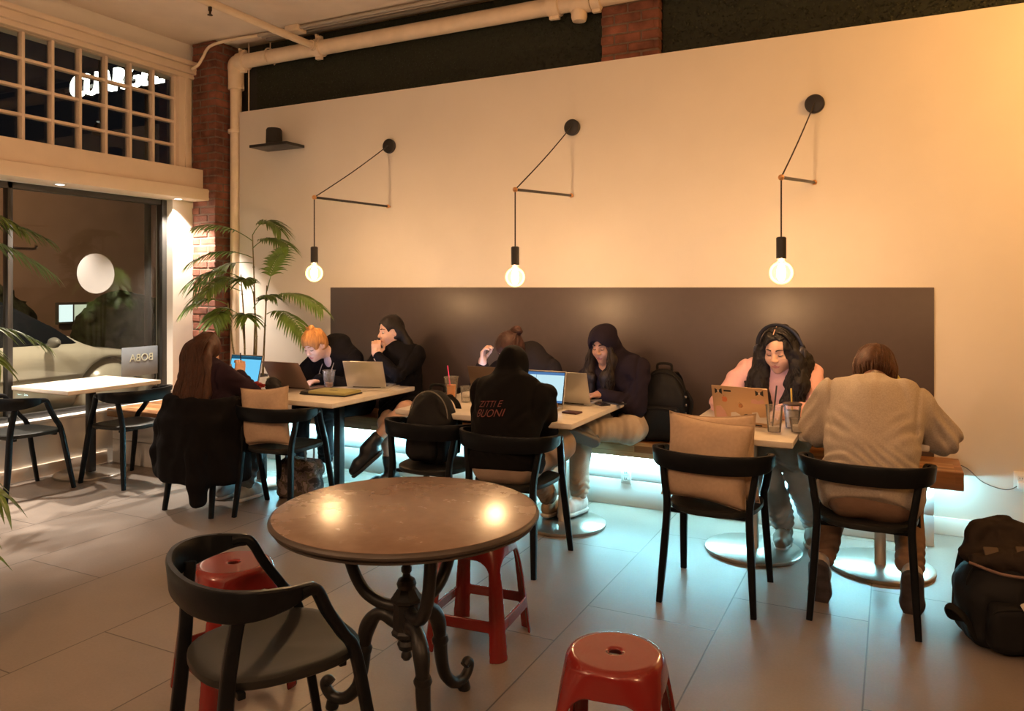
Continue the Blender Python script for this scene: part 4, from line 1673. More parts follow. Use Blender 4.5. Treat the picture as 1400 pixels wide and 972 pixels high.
for s in (-1, 1):
    MB().tube(spline([(-.08, s * .05, .25), (-.07, s * .06, .36), (.0, s * .065, .41), (.07, s * .06, .36), (.08, s * .05, .25)], 7), .012, 8, flat=(1, .35)).build('strap', cam, tt)

# black coat hung over the back of the long haired person's chair
v = Vol(.008)
cx, cy = -4.18, -1.53
band = [(-.27, -.02), (-.275, -.10), (-.23, -.20), (-.12, -.262), (0, -.275), (.12, -.262), (.23, -.20), (.275, -.10), (.27, -.02)]
S = spline(band, 3)
for z0, z1, o0, o1, r0, r1 in ((.745, .62, .0, .022, .022, .032), (.62, .45, .022, .03, .032, .034), (.45, .255, .03, .05, .034, .030)):
    for i in range(len(S) - 1):
        q = (S[i] + S[i + 1]) / 2
        nn_ = q / np.linalg.norm(q)
        wv = .010 * math.sin(i * 1.9)
        ex = 1.0 if abs(q[0]) > .2 else 1.0
        v.cap((q[0] + nn_[0] * (o0 + wv), q[1] + nn_[1] * (o0 + wv), z0), (q[0] * .97 + nn_[0] * (o1 - wv), q[1] + nn_[1] * (o1 - wv), z1), r0, r1, .05)
v.chain([(-.24, -.16, .70), (-.315, -.17, .55), (-.325, -.19, .38), (-.29, -.22, .27)], [.05, .06, .055, .045], .03)      # one sleeve
v.chain([(.16, -.27, .62), (.17, -.31, .42), (.18, -.315, .25), (.18, -.31, .13)], [.05, .065, .06, .05], .03)             # other sleeve
v.rough(.010, 14, 2, (1, 1, .45))
co = v.build('coat', mat('coat_black', (.005, .0045, .0055), .9, bump=.4, bscale=50, spec=.12), None)
co.location = (cx, cy, 0)
tag(co, 'long black coat draped over the back of the long haired person chair', 'coat')


# ================================================================== palms
LEAF = mat('palm_leaf', (.10, .17, .032), .42, var=.35, vscale=9)
LEAF.node_tree.nodes['Principled BSDF'].inputs['Transmission Weight'].default_value = 0
STEMM = mat('palm_stem', (.20, .16, .07), .6, var=.3, vscale=30)
POTM = mat('pot_grey', (.10, .095, .09), .6, var=.1, vscale=20)
SOIL = mat('soil', (.03, .02, .014), .95, bump=1, bscale=80)


def frond(parent, a, direc, ln, droop, n=16, lw=.014, ll=.20, seed=0, vee=.5, stalk=.25):
    rs = random.Random(seed)
    d = V(direc).normalized()
    side = d.cross(V((0, 0, 1)))
    side = side.normalized() if side.length > .05 else V((1, 0, 0))
    pts = []
    for i in range(13):
        t = i / 12
        pts.append(V(a) + d * (ln * t) + V((0, 0, -droop * ln * t * t)))
    b = MB().tube(pts, list(np.linspace(.0045, .0012, 13)), 5)
    for k in range(n):
        t = stalk + (1 - stalk) * (k + .5) / n
        f = t * 12
        i = min(int(f), 11)
        p = pts[i].lerp(pts[i + 1], f - i)
        tg = (pts[i + 1] - pts[i]).normalized()
        up = side.cross(tg).normalized()
        if up.z < 0:
            up = -up
        L_ = ll * (.55 + .55 * math.sin(PI * min(1, (t - stalk) / (1 - stalk) * .8 + .15))) * rs.uniform(.85, 1.1)
        for s in (-1, 1):
            dr = (side * s * 1.0 + tg * (.55 + .9 * t) + up * rs.uniform(.05, .3)).normalized()
            q = [p]
            for j in range(1, 5):
                u = j / 4
                q.append(p + dr * (L_ * u) + V((0, 0, -vee * L_ * u * u)))
            wn = dr.cross(up).normalized()
            vs, fs = [], []
            for j, c in enumerate(q):
                w_ = lw * (.45, 1, .95, .6, .04)[j]
                vs += [c - wn * w_ + up * w_ * .35, c, c + wn * w_ + up * w_ * .35]
            for j in range(4):
                o = j * 3
                fs += [(o, o + 1, o + 4, o + 3), (o + 1, o + 2, o + 5, o + 4)]
            b._add(vs, fs)
    return b.build('frond', LEAF, parent, 60)


def palm(label, loc, stems, fronds, pot, lw=.013, ll=.19):
    """stems: list of point lists; fronds: (start, dir, length, droop)"""
    P_ = thing('potted_palm', label, 'plant', loc)
    r, h = pot
    pt = MB().lathe([(0, .001), (r * .74, .001), (r * .8, .01), (r, h - .02), (r * 1.03, h - .01), (r * 1.03, h), (r * .93, h), (r * .92, h - .03), (0, h - .03)], (0, 0, 0), 36).build('pot', POTM, P_)
    MB().lathe([(0, h - .02), (r * .92, h - .028)], (0, 0, 0), 24).build('soil', SOIL, pt)
    for s in stems:
        S = spline(s, 5)
        b = MB().tube(S, list(np.linspace(.010, .005, len(S))), 7)
        for i in range(2, len(S) - 1, 3):
            b.lathe([(.008, -.004), (.0115, 0), (.008, .004)], S[i], 8)
        b.build('stem', STEMM, P_)
    for i, f in enumerate(fronds):
        frond(P_, *f[:4], n=f[4] if len(f) > 4 else 15, lw=lw, ll=ll, seed=i * 7 + 1)
    return P_


st = [[(-.08, .02, .2), (-.10, .03, .7), (-.13, .02, 1.15)], [(-.02, .06, .2), (0, .06, .8), (-.03, .06, 1.5)], [(.05, 0, .2), (.08, 0, .6), (.06, -.02, 1.0)],
      [(.10, .05, .2), (.14, .04, .7), (.18, .02, 1.05)], [(.02, -.08, .2), (.03, -.09, .5), (.0, -.10, .80)], [(-.06, -.06, .2), (-.12, -.08, .5), (-.16, -.1, .9)]]
fr = [((-.03, .06, 1.45), (-.55, -.35, .50), .62, .42), ((-.03, .06, 1.30), (-.45, -.45, .30), .55, .50), ((-.03, .06, 1.25), (-.7, -.25, .15), .55, .6),
      ((-.03, .06, 1.5), (.55, .0, .75), .55, .75), ((-.03, .06, 1.38), (.62, -.05, .45), .55, .55), ((.18, .02, 1.0), (.45, -.15, .95), .60, .30),
      ((.18, .02, .92), (.85, -.05, .40), .72, .52, 18), ((.18, .02, .80), (.85, -.25, .32), .66, .62, 16), ((-.13, .02, 1.12), (-.35, -.6, .40), .50, .60),
      ((-.13, .02, 1.05), (.05, -.7, .55), .50, .70), ((-.13, .02, 1.0), (-.6, -.2, .30), .50, .60), ((.06, -.02, .98), (.20, -.45, .70), .42, .55),
      ((.06, -.02, .85), (.45, .05, .6), .35, .5), ((.0, -.10, .78), (-.30, -.35, .45), .34, .6), ((.0, -.10, .72), (.35, -.2, .5), .32, .6), ((-.16, -.1, .88), (-.3, -.45, .35), .42, .65),
      ((-.16, -.1, .80), (.25, -.5, .25), .36, .6)]
palm('tall airy palm in the corner beside the brick pillar', (-5.10, -.32, .467), st, fr, (.15, .26))
st = [[(-.03, 0, .3), (0, 0, 1.1), (.05, .1, 1.98)], [(.06, .04, .3), (.12, .1, .8), (.16, .16, 1.2)], [(.02, -.06, .3), (.03, -.1, .7), (.05, -.12, 1.0)]]
fr = [((.05, .1, 1.93), (.45, .75, .30), .80, .45, 18), ((.05, .1, 1.88), (.30, .90, .10), .80, .45, 18), ((.05, .1, 1.95), (.6, .5, .45), .75, .6, 18), ((.16, .16, 1.18), (.4, .8, .45), .70, .55, 16),
      ((.05, .1, 1.9), (-.3, .6, .5), .7, .5), ((.05, .1, 1.9), (.1, -.7, .5), .7, .5), ((.16, .16, 1.15), (.7, .2, .4), .6, .7), ((.05, -.12, .95), (.5, -.4, .5), .5, .6)]
palm('bright palm by the shop window at the left edge', (-5.66, -2.80, 0), st, fr, (.17, .32))
st = [[(0, 0, .2), (.05, .05, .5), (.12, .12, .85)], [(.04, -.04, .2), (.15, .0, .4), (.25, .05, .6)]]
fr = [((.12, .12, .83), (.75, .62, .05), .62, .50, 12), ((.12, .12, .8), (.85, .45, .30), .60, .85, 12), ((.25, .05, .58), (.8, .5, .1), .55, .45, 12), ((.25, .05, .55), (.9, .15, .15), .55, .6, 12),
      ((.12, .12, .82), (-.3, .7, .5), .5, .6, 12), ((.12, .12, .82), (.2, -.7, .5), .5, .6, 12)]
palm('low broad leaved palm in the left foreground', (-4.22, -3.78, 0), st, fr, (.15, .26), .020, .22)
# ================================================================== people
from mathutils.bvhtree import BVHTree


def unit(a):
    a = A3(a)
    return a / (np.linalg.norm(a) + 1e-12)


def ik(a, c, l1, l2, pole):
    a, c, pole = A3(a), A3(c), A3(pole)
    d = c - a
    L = np.linalg.norm(d)
    k = d / L
    if L > (l1 + l2) * .995:
        s_ = L / ((l1 + l2) * .995)
        l1, l2 = l1 * s_, l2 * s_
    x = (l1 * l1 - l2 * l2 + L * L) / (2 * L)
    h = math.sqrt(max(l1 * l1 - x * x, 0))
    q = pole - a
    q = q - k * (q @ k)
    return a + k * x + unit(q) * h


def skin_mat(name, c):
    m = mat(name, c, .45, var=.06, vscale=30)
    b = m.node_tree.nodes['Principled BSDF']
    b.inputs['Subsurface Weight'].default_value = .12
    b.inputs['Subsurface Radius'].default_value = (.012, .005, .003)
    return m


LASH = mat('lash_dark', (.012, .008, .007), .7)


class Person:
    def __init__(s, label, pelvis, neck, yaw, head, look, up=(0, 0, 1), sh=.175, skin=None, hs=1., bend=.0, shyaw=0., torso=1.):
        s.P, s.N, s.H = A3(pelvis), A3(neck), A3(head)
        s.r0 = np.array((math.cos(yaw), math.sin(yaw), 0))
        D = s.N - s.P
        s.u = unit(D)
        s.r = unit(s.r0 - s.u * (s.r0 @ s.u))
        s.f = np.cross(s.u, s.r)
        s.R = np.stack([s.r, s.f, s.u], 1)
        s.RH = frame(look, up)
        s.hs = hs
        s.bend = bend
        s.t = torso
        s.skin = skin
        a = shyaw
        sr = s.r * math.cos(a) + s.f * math.sin(a)
        c = s.N - s.u * .055 + s.f * .0
        s.S = {1: c + sr * sh, -1: c - sr * sh}
        s.sh = sh
        s.arm, s.hand, s.leg = {}, [], {}
        s.root = thing('person', label, 'person', (pelvis[0], pelvis[1], 0))
        s.org = A3((pelvis[0], pelvis[1], 0))

    def hp(s, x, y, z):
        return s.H + s.RH @ (A3((x, y, z)) * s.hs)

    def set_arm(s, side, wrist, pole, hd=None, hn=(0, 0, -1), curl=.5, l1=.275, l2=.25, elbow=None):
        W = A3(wrist)
        E = ik(s.S[side], W, l1, l2, pole) if elbow is None else A3(elbow)
        s.arm[side] = (s.S[side], E, W)
        hd = unit(W - E) if hd is None else unit(hd)
        hn = A3(hn)
        hn = unit(hn - hd * (hn @ hd))
        s.hand.append((side, W, hd, hn, curl))

    def set_leg(s, side, knee, ankle, toe=None):
        hip = s.P + s.r * side * .088 - s.u * .02
        s.leg[side] = (hip, A3(knee), A3(ankle), toe)

    # ---- pieces reused by body and clothes
    def torso(s, v, i=0., k=.06, low=True):
        D, t = s.N - s.P, s.t
        b = -s.f * s.bend
        if low:
            v.ell(s.P, (.168 * t + i, .125 * t + i, .125 + i), s.R, k)
        v.ell(s.P + D * .36 + b, (.140 * t + i, .108 * t + i, .17 + i), s.R, k)
        v.ell(s.P + D * .68 + b * .8 + s.f * .005, (.155 * t + i, .112 * t + i, .17 + i), s.R, k)
        v.cap(s.S[-1] * .8 + s.S[1] * .2 + b * .4, s.S[1] * .8 + s.S[-1] * .2 + b * .4, .064 + i, None, k)
        v.cap(s.N - s.u * .05, s.N + s.u * .0, .07 + i, .05 + i, k)

    def arms(s, v, ra, rb, rc, k=.03, end=1.):
        for sd, (a, e, w) in s.arm.items():
            w = e + (w - e) * end
            v.cap(a, e, ra, rb, k).cap(e, w, rb, rc, .02)

    def head(s, v):
        R, h, hp = s.RH, s.hs, s.hp

        def el(c, r, k=.02, op='u'):
            v.ell(hp(*c), A3(r) * h, R, k * h, op)

        def cp(a, b, ra, rb, k=.012):
            v.cap(hp(*a), hp(*b), ra * h, rb * h, k * h)
        el((0, -.012, .022), (.074, .092, .093), .03)
        el((0, .020, -.052), (.058, .062, .068), .035)
        el((0, .062, -.097), (.022, .020, .018), .03)
        el((0, .060, -.062), (.030, .024, .024), .02)
        for q in (-1, 1):
            el((q * .036, .046, -.036), (.030, .028, .030), .025)
            cp((q * .012, .074, .021), (q * .046, .055, .017), .0085, .007, .012)
            el((q * .031, .088, .001), (.016, .020, .0115), .010, 's')
            el((q * .031, .064, .000), (.0135, .0125, .0105), .004)
            el((q * .076, -.008, -.006), (.010, .020, .031), .010)
            el((q * .081, -.004, -.004), (.004, .010, .018), .006, 's')
            el((q * .0125, .090, -.031), (.0085, .010, .0075), .006)
        cp((0, .078, .008), (0, .098, -.027), .0075, .0115, .012)
        v.cap(hp(0, -.02, -.07), s.N - s.u * .02, .052 * h, .058, .04)

    def hands(s, v, sc=.95):
        for sd, W, d, n, curl in s.hand:
            w = np.cross(d, n) * sd          # towards the thumb
            Rm = np.stack([w, d, n], 1)
            v.box(W + d * .048 * sc, (.039 * sc, .046 * sc, .0125 * sc), Rm, .0115 * sc, .018)
            v.cap(W - d * .03, W + d * .02, .024 * sc, .026 * sc, .02)
            for off, ln in ((.030, .92), (.0105, 1.03), (-.0095, .97), (-.0285, .76)):
                p = W + (d * .088 + w * off) * sc
                a = 0
                for seg, da, r0, r1 in ((.040, .55, .0092, .0085), (.026, .75, .0085, .0078), (.021, .5, .0078, .0066)):
                    a += da * curl
                    q = p + (d * math.cos(a) + n * math.sin(a) + w * off * .9) * seg * ln * sc
                    v.cap(p, q, r0 * sc, r1 * sc, .005)
                    p = q
            p = W + (d * .022 + w * .030 + n * .004) * sc
            q = p + unit(d * .62 + w * .62 + n * .40) * .040 * sc
            z = q + unit(d * .85 + w * .22 + n * (.35 + .25 * curl)) * .032 * sc
            e = z + unit(d * .9 + w * -.05 + n * .4) * .024 * sc
            v.cap(p, q, .0150 * sc, .0115 * sc, .012).cap(q, z, .0110 * sc, .0095 * sc, .006).cap(z, e, .0093 * sc, .0075 * sc, .005)

    def body(s, h=.005):
        v = Vol(h)
        s.torso(v, -.004)
        s.head(v)
        s.arms(v, .046, .038, .025)
        s.hands(v)
        for sd, (hp_, kn, an, toe) in s.leg.items():
            v.cap(hp_, kn, .078, .053, .05)
            c = kn + (an - kn) * .3
            v.cap(kn, c, .050, .053, .03).cap(c, an, .053, .033, .03)
        s.bodyobj = v.build('body', s.skin, s.root, s.org)
        return s.bodyobj

    def face(s, brow=(.02, .012, .008), lips=(.34, .10, .085), eyes=False):
        h = s.hs
        bm_ = mat('eyebrow_hair', brow, .8)
        for q in (-1, 1):
            b = MB()
            pts = spline([s.hp(q * .013, .0845, .026) - s.org, s.hp(q * .030, .0785, .0305) - s.org, s.hp(q * .049, .061, .024) - s.org], 6)
            b.tube(pts, [.0034 * h] * 7 + list(np.linspace(.0032, .0014, len(pts) - 7) * h), 6)
            b.build('eyebrow', bm_, s.root)
            b = MB()
            pts = spline([s.hp(q * .019, .0755, -.0035) - s.org, s.hp(q * .031, .0785, -.0065) - s.org, s.hp(q * .044, .0695, -.003) - s.org], 6)
            b.tube(pts, .0022 * h, 6)
            b.build('eyelash', LASH, s.root)
            if eyes:
                c = s.hp(q * .031, .0665, .0015) - s.org
                MB().lathe([(0, .0125), (.0088, .0088), (.0125, 0), (.0088, -.0088), (0, -.0125)], c, 16).build('eye', mat('eye_white', (.6, .55, .5), .2), s.root, 90)
                c2 = s.hp(q * .031, .0765, .001) - s.org
                MB().lathe([(0, .0045), (.0045, 0), (0, -.0045)], c2, 12).build('iris', LASH, s.root, 90)
        v = Vol(.0028)
        v.cap(s.hp(-.023, .0805, -.0635), s.hp(0, .0868, -.0605), .0030 * h, .0046 * h, .004).cap(s.hp(0, .0868, -.0605), s.hp(.023, .0805, -.0635), .0046 * h, .0030 * h, .004)
        v.cap(s.hp(-.016, .0835, -.0690), s.hp(0, .0855, -.0698), .0044 * h, .0055 * h, .004).cap(s.hp(0, .0855, -.0698), s.hp(.016, .0835, -.0690), .0055 * h, .0044 * h, .004)
        v.build('lips', mat('lips', lips, .4), s.root, s.org)

    def top(s, m, i=.024, ra=.066, rb=.056, rc=.040, hem=-.06, amp=.006, sc=11, h=.0065, neckcut=None, name='top', extra=None, seed=1, end=.97, cuff=None, fa=.8):
        v = Vol(h)
        s.torso(v, i)
        s.arms(v, ra, rb, rc, .045, end)
        if extra:
            extra(v)
        v.rough(amp, sc, seed, oct=2)
        k = s.sh / .192
        P_, r_, u_ = s.P, s.r, s.u

        def creases(q):
            d = q - P_
            x, z = d @ r_ / k, d @ u_
            ax = np.abs(x)
            o = .010 * np.exp(-((ax - .185 - .05 * (z - .3)) / .010) ** 2) * np.clip((z - .20) / .05, 0, 1)       # armhole seams
            arm = np.exp(-((ax - .14) / .07) ** 2) * np.exp(-((z - .24) / .09) ** 2)
            o = o + .0065 * arm * np.sin(2 * PI * (ax * .75 - z * .66) / .052)                                     # pulls from the armpits
            o = o + .0055 * np.exp(-((z - .06) / .06) ** 2) * np.sin(2 * PI * (z + .10 * np.sin(x * 9)) / .048)    # slack above the hem
            e = np.clip((ax - .24) / .05, 0, 1)
            return fa * (o + .006 * e * np.sin(2 * PI * (z * .8 + ax * .6) / .060))                                # sleeve folds
        v.fold(creases)
        v.cut(s.P + s.u * hem, -s.u, .01)
        if neckcut is not None:
            v.ell(s.N + s.u * neckcut[0] + s.f * neckcut[1], neckcut[2], s.R, .01, 's')
        o = v.build(name, m, s.root, s.org)
        if cuff:
            for sd, (a, e, w) in s.arm.items():
                q = e + (w - e) * (end - .02)
                z = e + (w - e) * (end + .10)
                c = Vol(.005)
                c.cap(q, z, rc + .001, rc - .006, .01)
                c.build('cuff', cuff, o, s.org)
        return o

    def pants(s, m, rh=.098, rk=.076, ra=.058, i=.016, amp=.006, sc=13, h=.0065, top=.10, endk=.93, seed=2, name='trousers'):
        v = Vol(h)
        v.ell(s.P, (.168 * s.t + i, .125 * s.t + i, .125 + i), s.R, .05)
        v.ell(s.P + s.u * .10, (.145 * s.t + i, .11 * s.t + i, .10), s.R, .05)
        v.cut(s.P + s.u * top, s.u, .01)
        for sd, (hp_, kn, an, toe) in s.leg.items():
            v.cap(hp_, kn, rh, rk, .05).cap(kn, kn + (an - kn) * endk, rk, ra, .03)
        v.rough(amp, sc, seed, oct=2)
        legs = [(A3(k_), A3(a_)) for (_, k_, a_, _t) in s.leg.values()]

        def creases(q):
            o = np.zeros(len(q))
            for kn, an in legs:
                ax = an - kn
                L = np.linalg.norm(ax)
                ax = ax / L
                d = q - kn
                t = d @ ax
                w = d - t[:, None] * ax
                near = np.exp(-(np.linalg.norm(w, axis=1) / .11) ** 4)
                sw_ = .02 * np.sin(w[:, 0] * 40 + w[:, 1] * 25)
                o += near * (.0055 * np.exp(-((t - L * .86) / .07) ** 2) * np.sin(2 * PI * (t + sw_) / .042) + .0045 * np.exp(-((t - .03) / .07) ** 2) * np.sin(2 * PI * (t + sw_) / .05))
            return o
        v.fold(creases)
        return v.build(name, m, s.root, s.org)

    def shoe(s, side, m, sole, toe, up=(0, 0, 1), ln=.255, high=0., name='shoe', lace=None):
        an = s.leg[side][2]
        R = frame(toe, up)
        W_ = R[:, 0]
        f, u = R[:, 1], R[:, 2]
        k = ln / .255
        hl, tb = an - f * .035 * k - u * .045, an + f * .165 * k - u * .055
        bl = an + f * .105 * k - u * .045
        v = Vol(.005)
        v.cap(hl, bl, .042, .046, .02).cap(bl, tb, .045, .034, .02).cap(an - f * .012 - u * .012, an + f * .04 - u * .035, .036 if not high else .044, .040, .03)
        if high:
            v.cap(an, an + (s.leg[side][1] - an) * high, .046, .050, .02)
        v.cut(an - u * .083, -u, .004)
        v.rough(.002, 40, 3)
        o = v.build(name, m, s.root, s.org)
        v = Vol(.005)
        z = -u * .030
        v.cap(hl + z, bl + z, .047, .051, .02).cap(bl + z, tb + z + u * .01, .050, .038, .02)
        v.cut(an - u * .098, -u).cut(an - u * .074, u)
        v.build('sole', sole, o, s.org)
        if lace:
            b = MB()
            for q in range(4):
                c = an + f * (.045 + .02 * q) + u * (.012 - .012 * q) - s.org
                b.tube([c - W_ * .022, c + u * .006, c + W_ * .022], .003, 5)
            b.build('lace', lace, o)
        return o

    def strands(s, lines, m, r=.0032, name='hair_strands', parent=None, seg=5):
        b = MB()
        for P in lines:
            n = len(P)
            b.tube([A3(p) - s.org for p in P], [r * (1 if i < n - 3 else .35 + .22 * (n - 1 - i)) for i in range(n)], seg, caps=False)
        return b.build(name, m, parent or s.root, 80)

    def cap_hair(s, v, g=.012, face=(.066, .075, .100), fc=(0, .088, -.040), low=-.02):
        v.ell(s.hp(0, -.014, .026), (A3((.074, .093, .094)) + g) * s.hs, s.RH, .02)
        v.ell(s.hp(0, -.040, -.020), (A3((.066, .060, .075)) + g) * s.hs, s.RH, .03)
        v.ell(s.hp(*fc), A3(face) * s.hs, s.RH, .012, 's')


def hair_mat(name, c, var=.4, rough=.55):
    return mat(name, c, rough, var=var, vscale=60, bump=.7, bscale=220, stretch=(1, 1, .15), spec=.3)


def cloth(name, c, **k):
    return mat(name, c, .92, var=k.get('var', .05), vscale=k.get('vs', 25), bump=k.get('bump', .3), bscale=k.get('bs', 180), sheen=k.get('sheen', .0), spec=.12)


WHITE_S = mat('shoe_white', (.72, .70, .66), .5)
WHITE_SOLE = mat('sole_white', (.74, .72, .68), .5)
BLACK_CLOTH = cloth('cloth_near_black', (.006, .0055, .007), bump=.35, bs=90)

# ------------------------------------------------------------------ 1 long auburn hair, back to the camera
p = Person('person with long auburn hair sitting with their back to the camera by a blue screen', (-4.19, -1.57, .56), (-4.225, -1.58, .945), 0, (-4.245, -1.555, 1.055), (.05, .93, -.30), sh=.17, skin=skin_mat('skin_a', (.58, .36, .26)), bend=.02)
p.set_arm(1, (-4.235, -1.27, .865), (-3.85, -1.3, .6), (-.25, .35, .9), (-.8, .5, -.2), 1.0)
p.set_arm(-1, (-4.52, -1.25, .795), None, (.2, 1, 0), (0, 0, -1), .5, elbow=(-4.51, -1.50, .775))
p.set_leg(1, (-4.07, -1.17, .545), (-4.10, -1.36, .10), (0, 1, 0))
p.set_leg(-1, (-4.30, -1.17, .545), (-4.27, -1.38, .10), (0, 1, 0))
p.body()
p.top(cloth('cloth_plum_black', (.022, .012, .020)), .028, .072, .062, .046, name='sweatshirt', hem=-.08)
p.pants(cloth('denim_pale', (.16, .21, .24)))
for sd in (1, -1):
    p.shoe(sd, mat('shoe_grey_blue', (.40, .45, .48), .5), WHITE_SOLE, (0, 1, 0))
HA = hair_mat('hair_auburn', (.050, .018, .009))
v = Vol(.006)
p.cap_hair(v, .016)
for xo in np.linspace(-.105, .105, 7):
    c = 1 - (xo / .15) ** 2
    v.chain([p.hp(xo * .75, -.035 - .03 * c, .03), p.hp(xo * .95, -.075, -.06), (p.N[0] + xo * .95 + .01, -1.675 + .02 * (1 - c), .93), (p.N[0] + xo * 1.1 + .03, -1.72 + .02 * (1 - c), .80), (p.N[0] + xo * 1.15 + .05 + .01 * math.sin(xo * 60), -1.785, .66 + .02 * math.sin(xo * 47))], [.030, .034, .032, .032, .016], .03)
v.rough(.006, 26, 1, (1, 1, .15))
hr = v.build('hair', HA, p.root, p.org)
rs = np.random.RandomState(1)
ln = []
for k in range(230):
    a = rs.uniform(-1, 1)
    c = 1 - a * a * .6
    j = rs.uniform(-.008, .008)
    z0 = rs.uniform(.02, .115)
    xo = a * .11
    o1 = rs.uniform(.0, .008)
    st_ = p.hp(xo * .55, -.012 - .03 * c - .04 * (1 - z0 / .12), z0 + .015 * c)
    ln.append(spline([st_, p.hp(xo * .85 + j, -.088 - .035 * c - o1, .03), p.hp(xo * 1.02, -.103 - .018 * c - o1, -.06), (p.N[0] + xo * 1.02 + .01 + j, -1.705 - .010 * c - o1, .92), (p.N[0] + xo * 1.17 + .03 - j, -1.748 - .008 * c - o1, .81), (p.N[0] + xo * 1.22 + .05 + 2 * j, -1.805 - o1, .66 + rs.uniform(-.05, .03))], 5))
p.strands(ln, HA, .0028, parent=hr)
o = MB().tube([(0, 0, 0), (.0, -.008, .12)], .0045, 8).lathe([(.0045, 0), (.001, -.015), (0, -.016)], (0, 0, 0), 8).build('pen', BLACKMETAL, None)
o.location = (-4.29, -1.20, .90)
tag(o, 'dark pen held up in the hand of the long haired person', 'pen')

# ------------------------------------------------------------------ 2 orange bun, leaning over a laptop on the bench
p = Person('person with an orange hair bun in a black jacket, leaning over a laptop', (-4.00, -.28, .565), (-4.0, -.50, .985), PI, (-4.035, -.70, 1.055), (-.02, -.84, -.50), (-.05, -.5, .8), sh=.175, skin=skin_mat('skin_b', (.66, .45, .37)), bend=.05)
p.set_arm(1, (-4.13, -.80, .792), (-4.5, -.4, .6), (.1, -1, 0), (0, 0, -1), .6)
p.set_arm(-1, (-3.90, -.80, .792), (-3.5, -.5, .6), (-.1, -1, 0), (0, 0, -1), .6)
p.set_leg(1, (-4.14, -.72, .55), (-4.20, -.70, .10), (-.1, -1, 0))
p.set_leg(-1, (-3.94, -.70, .55), (-4.09, -.50, .10), (.45, -1, 0))
p.body()
p.face((.30, .13, .04), (.45, .16, .16))


def collar(v):
    v.chain([p.N + p.r * .085 - p.u * .01 + p.f * .04, p.N + p.r * .06 + p.u * .045 - p.f * .05, p.N + p.u * .045 - p.f * .085, p.N - p.r * .06 + p.u * .045 - p.f * .05, p.N - p.r * .085 - p.u * .01 + p.f * .04], [.036, .045, .05, .045, .036], .05)


jk = p.top(BLACK_CLOTH, .034, .078, .066, .048, name='jacket', amp=.012, extra=collar, hem=-.1)
v = Vol(.006)
v.ell(p.N + p.f * .092 - p.u * .045, (.042, .035, .080), p.R, .02)
v.build('undershirt', cloth('cloth_lilac', (.42, .36, .44)), p.root, p.org)
for q, c in ((-1, .5), (1, .5)):
    a = p.N + p.r * q * .055 + p.f * .10 - p.u * .03
    MB().tube([a - p.org, a + p.f * .05 - p.org - (0, 0, .06), a + p.f * .055 - p.org - (0, 0, .19)], .003, 6).build('drawstring', mat('drawstring_grey', (.25, .23, .24), .7), jk)
p.pants(cloth('trouser_black', (.014, .013, .016)))
for sd, t_ in ((1, (-.1, -1, 0)), (-1, (.35, -1, 0))):
    p.shoe(sd, WHITE_S, WHITE_SOLE, t_, ln=.27, lace=BLACKMETAL)
HO = hair_mat('hair_orange', (.42, .20, .065), .3)
v = Vol(.005)
p.cap_hair(v, .012, fc=(0, .092, -.048))
for q in (-1, 1):
    v.ell(p.hp(q * .090, .018, -.020), A3((.030, .038, .046)), p.RH, .01, 's')
v.cut(p.hp(0, -.05, -.062), -p.RH[:, 2] + .35 * p.RH[:, 1], .015)
v.ell(p.hp(0, -.030, .130), (.030, .028, .026), p.RH, .012)
v.rough(.007, 26, 3, (1, 1, 1))
hr = v.build('hair', HO, p.root, p.org)
rs = np.random.RandomState(4)
ln = []
for k in range(110):
    a = rs.uniform(-1.9, 1.9)
    sx, sy = math.sin(a), math.cos(a)
    g = rs.uniform(.098, .106)
    ln.append(spline([p.hp(.086 * sx, .055 * sy - .02 + .02 * sy, .015 - .02 * abs(sx) + rs.uniform(0, .06) * sy), p.hp(.078 * sx, .07 * sy - .015, .075 + .01 * sy), p.hp(.045 * sx, .04 * sy - .02, .118), p.hp(.01 * sx, -.028, .130)], 5))
for k in range(26):
    a = rs.uniform(0, 6.28)
    ln.append([p.hp((.028 + .006 * math.sin(3 * t)) * math.cos(t + a), -.03 + .027 * math.sin(t + a), .130 + .02 * math.sin(a + 1.3 * t)) for t in np.linspace(0, 2.6, 9)])
p.strands(ln, HO, .0026, parent=hr)

# ------------------------------------------------------------------ 3 long dark hair, hand before the mouth, crossed legs
p = Person('person with long dark hair, hand before the mouth, legs crossed in black boots', (-3.49, -.27, .575), (-3.50, -.345, 1.02), PI + .10, (-3.545, -.38, 1.155), (-.55, -.83, -.12), (0, 0, 1), sh=.165, skin=skin_mat('skin_c', (.62, .40, .31)))
p.set_arm(-1, (-3.545, -.56, .985), (-3.2, -.75, .6), (-.22, .22, .9), (-.55, .8, .0), 1.2)
p.set_arm(1, (-3.63, -.60, .80), (-3.9, -.5, .6), (0, -1, 0), (0, 0, -1), .6)
p.set_leg(-1, (-3.19, -.70, .615), (-3.365, -.925, .345), None)
p.set_leg(1, (-3.37, -.69, .50), (-3.385, -.60, .10), (-.5, -.85, 0))
p.body()
p.face((.02, .012, .01), (.42, .15, .13), eyes=True)


def skirt(v):
    for sd in (1, -1):
        hp_, kn = p.leg[sd][0], p.leg[sd][1]
        v.cap(hp_, hp_ + (kn - hp_) * .62, .112, .085, .05)
    v.chain([p.N + p.r * .07 + p.f * .03, p.N - p.f * .06 + p.u * .02, p.N - p.r * .07 + p.f * .03], [.035, .035, .035], .04)


